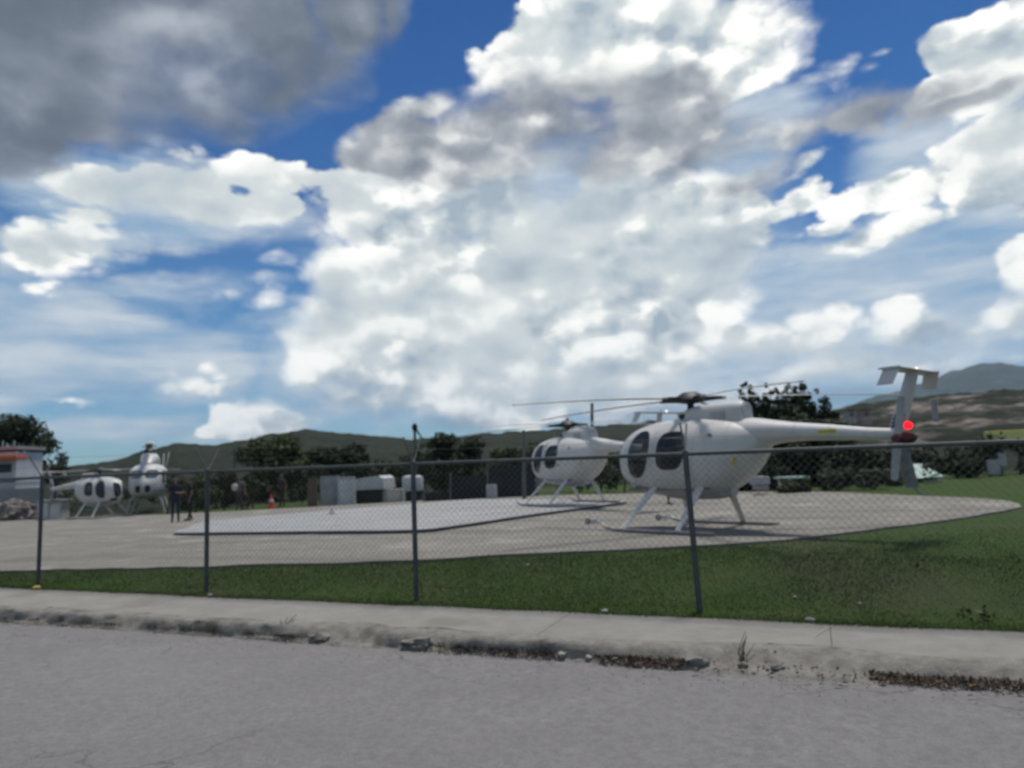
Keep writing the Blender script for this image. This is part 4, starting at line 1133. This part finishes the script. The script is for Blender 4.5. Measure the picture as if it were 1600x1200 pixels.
sh = site('shed', 580, 51, 'small white shed with a curved roof over a dark opening', 'shed')
block(sh, 'side_wall', M_cream, 546, 556, 764, 798, 51, 3)
block(sh, 'side_wall', M_wallg, 598, 601, 764, 798, 51, 3)
block(sh, 'opening', M_dark, 556, 598, 766, 798, 51.3, 2.6)
a = at(556, 766, sh.location.y - .2) - sh.location; b_ = at(600, 743, sh.location.y - .2) - sh.location
mb = MB(); mb.rings([[(a.x - .3 + (b_.x - a.x + .3) * u, yy, a.z + (b_.z - a.z) * h_) for u, h_ in ((0, 0), (.03, .55), (.2, .82), (.55, .96), (.85, 1), (.97, .8), (1, 0))] for yy in (-.3, 3.4)]); mb.build('roof', M_tank, sh, smooth=True)
bx = site('crate', 615, 48, 'cream panelled box between the white shed and the domed tank', 'box')
block(bx, 'body', M_wallg, 602, 628, 764, 794, 48, 1.1); block(bx, 'panel', M_cream, 605, 625, 766, 790, 47.95, .05, .01)
t3 = site('water_tank', 646, 50, 'white domed tank on a dark base right behind a fence post', 'tank')
drum(t3, 'base', M_screen, 622, 660, 768, 796, 50); drum(t3, 'shell', M_tank, 626, 659, 742, 768, 50, dome=True)
bk = site('vertical_board', 488, 49, 'narrow brown board fence left of the white ribbed tank', 'fence')
for q in range(3): block(bk, 'board', M_brown, 481 + q * 5, 485.4 + q * 5, 746, 800, 49, .06)
# dark screen fence
sf = site('screen_fence', 760, 46, 'dark shade cloth fence behind the deck, left of a tall pole', 'fence')
for q, (p0, p1, t) in enumerate(((664, 704, 768), (704, 762, 742), (762, 812, 727), (812, 838, 724))):
    block(sf, 'cloth_panel', M_screen, p0, p1, t, 786, 46 - .02 * q, .05)
for px, t in ((663, 764), (704, 738), (762, 724), (838, 720)):
    p = at(px, 790, sf.location.y - .1) - sf.location; q_ = at(px, t, sf.location.y - .1) - sf.location; mb = MB(); mb.tube([(p.x, p.y, -.1), tuple(q_)], .045, 8); mb.build('post', M_pole, sf)
bl = site('water_drum', 768, 44, 'small pale round drum in front of the dark screen fence', 'drum')
drum(bl, 'body', M_tank2, 760, 776, 757, 786, 44)
# poles
def pole(px, top, d, r_, label, cross=None):
    o = site('pole', px, d, label, 'pole'); q_ = at(px, top, o.location.y) - o.location
    mb = MB(); mb.tube([(0, 0, -.2), (q_.x, 0, q_.z)], [r_, r_ * .7], 8); mb.build('shaft', M_pole, o, smooth=True)
    if cross:
        mb = MB(); mb.tube([(q_.x - cross, 0, q_.z - .25), (q_.x + cross, 0, q_.z - .25)], .05, 6); mb.build('cross_arm', M_pole, o)
    return o
pole(818, 672, 42, .09, 'plain grey pole left of the helicopter on the deck')
pole(925, 630, 62, .13, 'tall pole behind the helicopter on the deck, left of the largest helicopter')
pole(366, 700, 66, .10, 'thin pole behind the person in a grey shirt')
pl_ = pole(648, 668, 55, .11, 'dark pole with a lamp head just above a forked fence post')
mb = MB(); q_ = at(648, 668, pl_.location.y) - pl_.location; mb.ellipsoid(q_, (.16, .14, .24), 10, 7); mb.tube([q_, q_ + Vector((.45, 0, -.7))], [.07, .03], 6); mb.build('lamp_head', M_screen, pl_, smooth=True)
# house with the pale green roof
hs = site('house', 1446, 52, 'small white house with a pale green sloping roof beyond the lawn', 'house')
block(hs, 'wall', M_wallg, 1426, 1466, 746, 770, 52, 1.4)
block(hs, 'white_wall', M_wallw, 1444, 1468, 749, 770, 51.95, .1)
block(hs, 'opening', M_dark, 1426, 1443, 750, 767, 51.9, .3)
block(hs, 'window', M_dark, 1450, 1463, 752.5, 756, 51.9, .08)
a = at(1424, 748, hs.location.y - .4) - hs.location; b_ = at(1472, 724, hs.location.y - .4) - hs.location
mb = MB(); zl, zr = a.z, a.z - .1
mb.rings([[(a.x, -.4, a.z), (b_.x, -.4, a.z), (b_.x, -.4, a.z + .06), (b_.x - .35, .5, b_.z), (a.x + .05, .5, b_.z + .03), (a.x, -.4, a.z + .06)], [(a.x, 1.6, a.z), (b_.x, 1.6, a.z), (b_.x, 1.6, a.z + .06), (b_.x - .35, .7, b_.z), (a.x + .05, .7, b_.z + .03), (a.x, 1.6, a.z + .06)]])
mb.build('roof', M_roofg, hs)
l2 = site('shelter', 1245, 44, 'low shelter with a pale green roof behind the gravel, left of the bushes', 'shelter')
block(l2, 'roof', M_roofg, 1222, 1266, 744, 749, 44, .9); block(l2, 'opening', M_dark, 1240, 1266, 750, 764, 44.2, .6); block(l2, 'wall', M_wallw, 1226, 1237, 749, 766, 44.1, .6)
l3 = site('white_block', 1192, 43, 'small white block under the rear of the largest helicopter', 'block')
block(l3, 'body', M_tank2, 1182, 1203, 744, 758, 43, .8, .03); block(l3, 'base', M_wallg, 1184, 1201, 758, 766, 43.1, .6)
# yellow green container on supports at the right edge
ct = site('container', 1590, 60, 'yellow green container above the trees at the right edge', 'container')
block(ct, 'body', M_yel, 1556, 1650, 669, 690, 60, .9, .03)
block(ct, 'skirt', M_brown, 1555, 1652, 690.5, 704, 59.9, 1.0)
for px in (1556, 1604, 1660): block(ct, 'support', M_pole, px, px + 4, 705, 775, 60.5, .25)
# white washing pale panels glimpsed through the trees
for k, (px, py0, py1, w_, lb) in enumerate(((1518, 722, 738, 14, 'leftmost pale patch of wall seen between the dark trees on the right'), (1553, 718, 742, 17, 'largest pale board seen between the dark trees on the right'), (1567, 708, 728, 10, 'narrow upright pale board, highest between the dark trees on the right'))):
    o = site('pale_board', px, 56.5, lb, 'board'); block(o, 'face', M_tank2, px - w_ / 2, px + w_ / 2, py0, py1, 56.5, .1, .02); block(o, 'leg', M_pole, px - 1, px + 1, py1, 772, 56.55, .08)
# houses on the rocky hillside
M_pink = material('pink_render', plain((0.34, 0.24, 0.23), .15, .5), .85)
for k, (px, py0, py1, w_, mt_, lb) in enumerate(((1354, 641, 655, 14, M_pink, 'pinkish house on the hillside just left of the tail fin'), (1331, 642, 652, 9, M_wallg, 'grey house on the hillside left of the pinkish house'), (1462, 624, 668, 3.5, M_wallg, 'pale mast on the rocky hillside right of the tail'))):
    o = site('house' if k < 2 else 'mast', px, 240, lb, 'house' if k < 2 else 'mast', z=0)
    block(o, 'wall' if k < 2 else 'shaft', mt_, px - w_ / 2, px + w_ / 2, py0, py1 + (10 if k < 2 else 6), 240, 3 if k < 2 else .4)
    if k < 2:
        block(o, 'roof', M_brown, px - w_ / 2 - 1, px + w_ / 2 + 1, py0 - 2, py0, 239.6, 4)
        block(o, 'window', M_dark, px - 2, px + 2, py0 + 4, py0 + 8, 239.9, .3)
# ---------------------------------------------------------------- people
M_skin = material('skin', (0.20, 0.11, 0.075), .6)
M_hair = material('black_hair', (0.012, 0.010, 0.009), .7)
M_shoe = material('dark_shoes', (0.02, 0.018, 0.016), .6)
def cloth(n, c): return material(n, plain(c, .2, 8), .9, spec=.2)
def person(loc, rz, h, shirt, trousers, label, arms=('down', 'down'), stride=.08, lean=0.0):
    root = empty('person', loc, rz); k = h / 1.75
    J = []; Ed = []; Rd = []
    def j(p, r_, parent=None):
        J.append(tuple(c * k for c in p)); Rd.append(r_ * k if not hasattr(r_, '__len__') else tuple(q * k for q in r_))
        if parent is not None: Ed.append((parent, len(J) - 1))
        return len(J) - 1
    pel = j((0, 0, .95), (.15, .105)); wa = j((0, .0, 1.12), (.135, .095), pel); ch = j((0, -.01, 1.32), (.165, .115), wa); nk0 = j((0, .0, 1.45), (.075, .07), ch)
    nk = j((0, -.01, 1.52), .052, nk0); h0 = j((0, -.02, 1.58), (.07, .085), nk); h1 = j((0, -.02, 1.66), (.078, .097), h0); j((0, -.01, 1.735), (.05, .06), h1)
    for i, s_ in enumerate((-1, 1)):
        hip = j((s_ * .095, 0, .88), (.088, .095), pel); st = stride * s_
        kn = j((s_ * .105, -st * .5 - .015, .49), .062, hip); an = j((s_ * .11, st * .4, .085), .042, kn); hl = j((s_ * .11, st * .4 - .03, .04), .04, an); j((s_ * .12, st * .4 - .18, .03), (.045, .028), hl)
        sh = j((s_ * .19, 0, 1.40), .062, ch)
        if arms[i] == 'down': el = (s_ * .255, .03, 1.12); wr = (s_ * .265, -.06, .88); fd = Vector((0, -.15, -1))
        elif arms[i] == 'front': el = (s_ * .25, .02, 1.12); wr = (s_ * .12, -.26, 1.14); fd = Vector((-s_ * .5, -1, .1))
        else: el = (s_ * .33, .08, 1.15); wr = (s_ * .17, -.07, 1.02); fd = Vector((-s_ * .6, -.4, -.6))
        e_ = j(el, .042, sh); w_ = j(wr, .028, e_); fd = fd.normalized()
        pm = Vector(wr) + fd * .07; p_ = j(tuple(pm), (.036, .018), w_)
        lat = fd.cross(Vector((s_, .3, .2))).normalized()
        for q, fl in enumerate((.066, .078, .074, .058)):
            b0 = pm + fd * .03 + lat * (.012 * (1.5 - q)); f0 = j(tuple(b0), .009, p_); f1 = j(tuple(b0 + fd * fl * .55), .0085, f0); j(tuple(b0 + fd * fl * .95 + Vector((-s_ * .012, 0, 0))), .007, f1)
        t0 = j(tuple(Vector(wr) + fd * .035 + lat * .03), .010, p_); j(tuple(Vector(wr) + fd * .085 + lat * .05), .008, t0)
    me = bpy.data.meshes.new('body'); me.from_pydata(J, Ed, []); o = bpy.data.objects.new('body', me); C.objects.link(o)
    sm = o.modifiers.new('skin', 'SKIN'); ss = o.modifiers.new('sub', 'SUBSURF'); ss.levels = ss.render_levels = 1
    for i, sv_ in enumerate(me.skin_vertices[0].data):
        r_ = Rd[i]; sv_.radius = r_ if hasattr(r_, '__len__') else (r_, r_); sv_.use_root = (i == 0)
    dg = bpy.context.evaluated_depsgraph_get(); m2 = bpy.data.meshes.new_from_object(o.evaluated_get(dg)); o.modifiers.clear(); o.data = m2; o.parent = root
    m2.materials.clear()
    for mt_ in (shirt, trousers, M_skin, M_shoe): m2.materials.append(mt_)
    for p in m2.polygons:
        z = p.center.z / k; x = abs(p.center.x / k); p.use_smooth = True
        if z > 1.475: i = 2
        elif z < .075: i = 3
        elif z < .96 and x < .22: i = 1
        elif x > .20 and z < 1.20 or (p.center.y / k < -.13 and z > .98): i = 2
        else: i = 0
        p.material_index = i
    mb = MB(); mb.ellipsoid((0, .012 * k, 1.68 * k), (.083 * k, .098 * k, .085 * k), 12, 8); mb.build('hair', M_hair, root, smooth=True)
    mb = MB()
    for s_ in (-1, 1): mb.ellipsoid((s_ * .03 * k, -.112 * k, 1.645 * k), (.013 * k, .008 * k, .008 * k), 6, 4)
    mb.build('eyes', M_hair, root)
    mb = MB(); mb.ellipsoid((0, -.122 * k, 1.615 * k), (.014 * k, .02 * k, .022 * k), 6, 5)
    for s_ in (-1, 1): mb.ellipsoid((s_ * .083 * k, -.01 * k, 1.63 * k), (.012 * k, .022 * k, .032 * k), 6, 5)
    mb.build('nose_and_ears', M_skin, root, smooth=True)
    mb = MB(); mb.ellipsoid((0, -.11 * k, 1.575 * k), (.025 * k, .008 * k, .007 * k), 6, 4); mb.build('mouth', M_hair, root)
    return tag(root, label, 'person', 'people standing on the apron')
C_navy = cloth('navy_cloth', (0.014, 0.020, 0.048)); C_black = cloth('black_cloth', (0.014, 0.015, 0.017)); C_grey = cloth('grey_cloth', (0.12, 0.115, 0.115)); C_brown = cloth('brown_cloth', (0.060, 0.045, 0.042)); C_olive = cloth('olive_cloth', (0.045, 0.042, 0.028))
def stand(px, py, d, **kw):
    a = at(px, py, d); z = ground_z(a.x, d) + .03
    return (a.x, d, z)
person(stand(274, 808, 29), R(20), 1.74, C_navy, C_navy, 'person in dark navy clothes, left of the pair beside the head on helicopter', ('down', 'front'))
person(stand(297, 808, 29.6), R(-60), 1.72, C_black, C_black, 'person in black clothes, right of the pair beside the head on helicopter', ('front', 'down'), .14)
person(stand(374, 800, 37), R(10), 1.74, C_grey, C_brown, 'person in a grey shirt standing alone, holding something pale', ('front', 'down'))
person(stand(441, 797, 38.5), R(-20), 1.72, C_brown, C_olive, 'person in brownish clothes right of the red cone', ('hip', 'down'))
M_pale = material('pale_cloth', (0.45, 0.42, 0.40), .8)
hx, hy, hz = stand(374, 800, 37)
mb = MB(); mb.rings([[(hx - .10 + .16 * f * math.cos(a), hy - .34 + .1 * f * math.sin(a), hz + 1.02 + z) for a in [k * math.pi / 6 for k in range(12)]] for f, z in ((.5, 0), (1, .1), (.95, .25), (.4, .33))])
tag(mb.build('bundle', M_pale, smooth=True), 'pale bundle held by the person in the grey shirt', 'bundle')
# traffic cone
M_cone = material('red_cone', plain((0.55, 0.035, 0.04), .15, 4), .6); M_band = material('cone_band', (0.55, 0.5, 0.5), .6)
cn = empty('traffic_cone', stand(424, 798, 37.5)); tag(cn, 'red traffic cone left of the person in brownish clothes', 'traffic cone')
mb = MB(); mb.box((0, 0, .02), (.38, .38, .04)); mb.build('base', M_cone, cn, bevel=.008)
mb = MB(); mb.rings([[(r_ * math.cos(a), r_ * math.sin(a), z) for a in [k * math.pi / 8 for k in range(16)]] for r_, z in ((.16, .04), (.035, .74))]); mb.build('body', M_cone, cn, smooth=True)
mb = MB(); mb.rings([[(r_ * math.cos(a), r_ * math.sin(a), z) for a in [k * math.pi / 8 for k in range(16)]] for r_, z in ((.116, .33), (.088, .48))], cap=False); mb.build('band', M_band, cn, smooth=True)
mb = MB(); p = Vector(stand(519, 796, 26)); p.z = deck_z(p.x, p.y); mb.tube([p, p + Vector((0, 0, .22))], [.09, .05], 10); mb.box(p + Vector((0, 0, .02)), (.26, .26, .04)); tag(mb.build('deck_light', M_tank), 'small white marker standing on the far part of the deck', 'marker')
M_tyre = material('dusty_rubber', plain((0.06, 0.058, 0.055), .3), .9)
# ground handling wheels and chocks near the largest helicopter
def wheel(loc, rz, label):
    r0_ = empty('handling_wheel', loc, rz); r0_.scale = (.65, .65, .65); mb = MB(); n = 18
    mb.rings([[(rr_ * math.cos(2 * math.pi * k / n), w, .10 + rr_ * math.sin(2 * math.pi * k / n)) for k in range(n)] for rr_, w in ((.05, -.045), (.085, -.045), (.10, -.02), (.10, .02), (.085, .045), (.05, .045))]); mb.build('tyre', M_tyre, r0_, smooth=True)
    mb = MB(); mb.tube([(0, -.05, .10), (0, .05, .10)], .05, 12); mb.build('rim', M_tank, r0_, smooth=True)
    mb = MB(); mb.tube([(0, .07, .10), (.22, .07, .10), (.42, .07, .06)], .03, 8); mb.box((.22, .05, .10), (.24, .14, .13)); mb.build('bracket', M_tank, r0_)
    return tag(r0_, label, 'wheel', 'ground handling wheels beside the largest helicopter')
def gpt(px, py): p = hit(px, py); return (p.x, p.y, p.z + .03)
wheel(gpt(1029, 815), R(-15), 'small black wheel with a pale bracket under the belly of the largest helicopter')
wheel(gpt(919, 821), R(-20), 'small wheel with a white bracket lying left of the nose of the largest helicopter')

# ---------------------------------------------------------------- kerbside litter, weeds and stones
M_weed = leaf_mat('kerb_weeds', (0.030, 0.036, 0.014), (0.050, 0.060, 0.022), (0.10, 0.105, 0.05))
M_dry = leaf_mat('dry_kerb_weeds', (0.030, 0.024, 0.019), (0.055, 0.043, 0.034), (0.13, 0.108, 0.085))
def sp(px, py): q = hit(px, py, 0.0); return sv(q.x, q.y)
def tuft_run(name, runs, mat, n, L, label, seed, spread=.05):
    rnd = random.Random(seed); vs = []; fs = []
    for (px0, py0, px1, py1, dens) in runs:
        s0, v0 = sp(px0, py0); s1, v1 = sp(px1, py1)
        for _ in range(int(n * dens * abs(s1 - s0))):
            f = rnd.random(); s = s0 + (s1 - s0) * f; cl = .55 + .45 * math.sin(s * 9 + seed) * math.sin(s * 23)
            if rnd.random() > cl: continue
            v = min(V_KERB - .015, v0 + (v1 - v0) * f + rnd.gauss(0, spread)); x, y = xy(s, v); z = near_z(s) - .145 + (.03 if v > V_KERB - .1 else 0)
            a = rnd.uniform(0, 6.28); l = L * rnd.uniform(.4, 1.3); w = .004
            d = Vector((rnd.gauss(0, 1.3), rnd.gauss(0, 1.3), 1)).normalized() * l
            o = len(vs); vs += [(x - w * math.cos(a), y - w * math.sin(a), z), (x + w * math.cos(a), y + w * math.sin(a), z), (x + d.x * .6 + .004, y + d.y * .6, z + d.z * .7), (x + d.x, y + d.y, z + d.z)]; fs.append((o, o + 1, o + 2, o + 3))
    me = bpy.data.meshes.new(name); me.from_pydata(vs, [], fs); me.materials.append(mat)
    o = bpy.data.objects.new(name, me); C.objects.link(o); o['kind'] = 'stuff'; o['label'] = label; o['category'] = 'weeds'
tuft_run('weeds', [(0, 972, 60, 974, 1.2), (70, 976, 190, 979, .9), (230, 984, 350, 989, .9), (380, 990, 430, 993, 1.2), (430, 992, 512, 995, .5)], M_weed, 380, .055, 'low green weeds along the foot of the kerb on the left', 1)
tuft_run('dry_weeds', [(432, 990, 470, 985, 1.4), (625, 1002, 690, 1008, 1.3), (690, 1010, 870, 1020, 1.0), (930, 1022, 1075, 1034, 1.7), (1360, 1050, 1600, 1066, 1.3), (640, 985, 668, 1000, .8)], M_dry, 750, .055, 'dry brown weeds and dead leaves lying against the kerb', 2, .06)
rnd = random.Random(11)
def leaf_litter(name, runs, n, label, seed):
    rnd = random.Random(seed); vs = []; fs = []
    for px0, py0, px1, py1, sprd, dens in runs:
        s0, v0 = sp(px0, py0); s1, v1 = sp(px1, py1)
        for _ in range(int(n * dens)):
            f = rnd.random(); s = s0 + (s1 - s0) * f; v = v0 + (v1 - v0) * f + rnd.gauss(0, sprd); x, y = xy(s, v); z = near_z(s) - .15 + rnd.uniform(.008, .03) + (.10 if v > V_KERB + .25 else (.03 if v > V_KERB else 0))
            a = rnd.uniform(0, 6.28); L = rnd.uniform(.012, .032); c, s_ = math.cos(a), math.sin(a)
            o = len(vs); vs += [(x - c * L, y - s_ * L, z), (x + s_ * L * .4, y - c * L * .4, z + rnd.uniform(0, .015)), (x + c * L, y + s_ * L, z + rnd.uniform(0, .01)), (x - s_ * L * .4, y + c * L * .4, z + rnd.uniform(0, .015))]; fs.append((o, o + 1, o + 2, o + 3))
    me = bpy.data.meshes.new(name); me.from_pydata(vs, [], fs); me.materials.append(M_leaf_brown)
    o = bpy.data.objects.new(name, me); C.objects.link(o); tag(o, label, 'leaves', None, 'stuff')
leaf_litter('fallen_leaves', [(690, 1012, 870, 1022, .05, .5), (940, 1024, 1070, 1036, .05, 1.2), (1360, 1052, 1600, 1068, .06, 1.4), (1250, 1000, 1600, 1022, .08, .7), (1080, 1020, 1600, 1050, .2, .5)], 420, 'dry brown leaf litter scattered along the broken kerb', 4)
M_stone = material('pale_stone', plain((0.27, 0.26, 0.24), .3, 12), .9)
M_ylw = material('yellow_litter', plain((0.50, 0.36, 0.07), .2, 9), .7)
def lump(px, py, r_, mat, name, label, cat, group=None, lift=0.0):
    q = hit(px, py); s, v = sv(q.x, q.y)
    z = near_z(s) - .146 if v < V_KERB + .03 else (near_z(s) if v < V_BACK else q.z)
    mb = MB(); mb.ellipsoid((q.x, q.y, z + r_ * .45 + lift), (r_ * .85, r_ * .65, r_ * .42), 9, 6, Matrix.Rotation(px, 3, 'Z'), .45, px * .13)
    return tag(mb.build(name, mat, smooth=True), label, cat, group)
lump(57, 921, .07, M_ylw, 'litter', 'yellow scrap of litter at the foot of the second fence post from the left', 'litter')
lump(328, 933, .055, M_stone, 'stone', 'pale stone at the foot of a fence post on the pavement edge', 'stone')
lump(945, 958, .055, M_stone, 'stone', 'pale stone on the lawn edge of the pavement below the largest helicopter nose', 'stone')
lump(1266, 972, .06, M_stone, 'stone', 'flat pale stone at the lawn edge right of the leaning fence post', 'stone')
lump(1242, 934, .03, M_stone, 'stone', 'white scrap lying in the lawn, left one of two', 'litter')
lump(1344, 945, .028, M_stone, 'stone', 'white scrap lying in the lawn, right one of two', 'litter')
lump(878, 1018, .065, M_stone, 'stone', 'white stone at the kerb foot, leftmost beside the dry weeds', 'stone')
lump(919, 1021, .05, M_stone, 'stone', 'small white stone at the kerb foot, middle of three', 'stone')
lump(962, 1024, .05, M_stone, 'stone', 'white stone half under the dry weeds, right of three at the kerb foot', 'stone')
lump(825, 884, .03, M_stone, 'stone', 'pale stone in the grass near the gravel edge below the deck corner', 'stone')
# lumps of broken kerb
for k, (px, py, r_) in enumerate(((655, 994, .12), (1090, 1030, .07), (1160, 1034, .035), (1215, 1032, .05), (500, 985, .09), (1480, 1036, .07), (1540, 1030, .09))):
    q = hit(px, py); mb = MB(); s, v = sv(q.x, q.y)
    mb.ellipsoid((q.x, q.y, near_z(s) - .10), (r_ * 1.4, r_ * .8, r_ * .55), 8, 5, Matrix.Rotation(-.38, 3, 'Z'), .7, k * 3.1)
    lbs = ['dark broken lump of kerb behind the dry weeds, below the third fence post', 'rough concrete lump where the kerb breaks away, nearest the dry weeds', 'concrete fragment in the middle of the broken kerb', 'larger concrete fragment right in the broken kerb', 'crumbled kerb lump beside the dark crack on the left', 'concrete crumb above the leaf litter on the right', 'brown stained kerb fragment at the far right']
    tag(mb.build('kerb_fragment', M_kerb), lbs[k], 'concrete')
# loose grit along the gutter
rnd = random.Random(31); mb = MB()
for k in range(700):
    s = rnd.uniform(-12, 5); v = V_KERB - .02 - abs(rnd.gauss(0, .35)); x, y = xy(s, v); r_ = rnd.uniform(.004, .013)
    z = near_z(s) - .143 - .02 * sst((v - 6.3) / .8) + (.02 if v > V_KERB - .3 else 0)
    q = [Vector((rnd.gauss(0, r_), rnd.gauss(0, r_), 0)) for _ in range(3)]
    mb._add([(x - r_, y - r_, z), (x + r_, y - r_ * .6, z), (x, y + r_, z), (x, y, z + r_ * 1.2)], [(0, 1, 3), (1, 2, 3), (2, 0, 3)])
tag(mb.build('grit', M_stone), 'loose pale grit scattered on the road along the kerb', 'gravel', None, 'stuff')
# dead stick lying over the pavement
a = hit(1267, 1000); b_ = hit(1300, 980); M_straw = material('straw', (0.36, 0.33, 0.27), .9)
mb = MB(); mb.tube([(a.x, a.y, near_z(2) + .02), ((a.x + b_.x) / 2, (a.y + b_.y) / 2, near_z(2) + .03), (b_.x, b_.y, near_z(2) + .04)], [.005, .004, .003], 5); tag(mb.build('dry_stalk', M_straw), 'pale dry stalk lying across the pavement at the broken kerb', 'stalk')
for (px, py, px2, py2, nm, lb) in ((436, 992, 456, 962, 'dead_plant', 'tall dead weed leaning over the kerb on the left'), (1160, 1030, 1166, 1000, 'dead_plant', 'dark dead weed standing in the broken kerb')):
    a = hit(px, py); rnd = random.Random(px); mb = MB()
    base = Vector((a.x, a.y, near_z(sv(a.x, a.y)[0]) - .15)); tip = at(px2, py2, a.y + .15)
    for q in range(9):
        e = tip + Vector((rnd.gauss(0, .05), rnd.gauss(0, .05), rnd.gauss(-.03, .05))); mb.tube([base + Vector((rnd.gauss(0, .02), 0, 0)), base.lerp(e, .5) + Vector((rnd.gauss(0, .02), 0, .02)), e], [.006, .005, .003], 4)
    tag(mb.build(nm, M_dry), lb, 'weed')
# a few larger weeds in the lawn
rnd = random.Random(77)
for (px, py, r_, lb) in ((1525, 968, .22, 'low green weed clump at the lawn edge on the far right'), (1430, 888, .12, 'small weed clump in the middle of the right lawn')):
    a = hit(px, py); vs, fs = leaves(rnd, [(Vector((0, 0, .05)), r_, .4)], 2500, .03)
    me = bpy.data.meshes.new('weed_clump'); me.from_pydata(vs, [], fs); me.materials.append(M_weed); o = bpy.data.objects.new('weed_clump', me); C.objects.link(o); o.location = a; tag(o, lb, 'weed', None, 'stuff')
# ---------------------------------------------------------------- air
def build_haze():
    mb = MB(); mb.box((1500, 5200, 468), (13000, 10800, 944)); o = mb.build('haze', [])
    mt_ = bpy.data.materials.new('haze_air'); mt_.use_nodes = True; nt = mt_.node_tree; nt.nodes.clear()
    out = nt.nodes.new('ShaderNodeOutputMaterial'); v = nt.nodes.new('ShaderNodeVolumePrincipled')
    v.inputs['Density'].default_value = 5.5e-5; v.inputs['Color'].default_value = (0.55, 0.76, 1.0, 1); v.inputs['Anisotropy'].default_value = .2
    nt.links.new(v.outputs[0], out.inputs['Volume']); o.data.materials.append(mt_); o['kind'] = 'stuff'
build_haze()
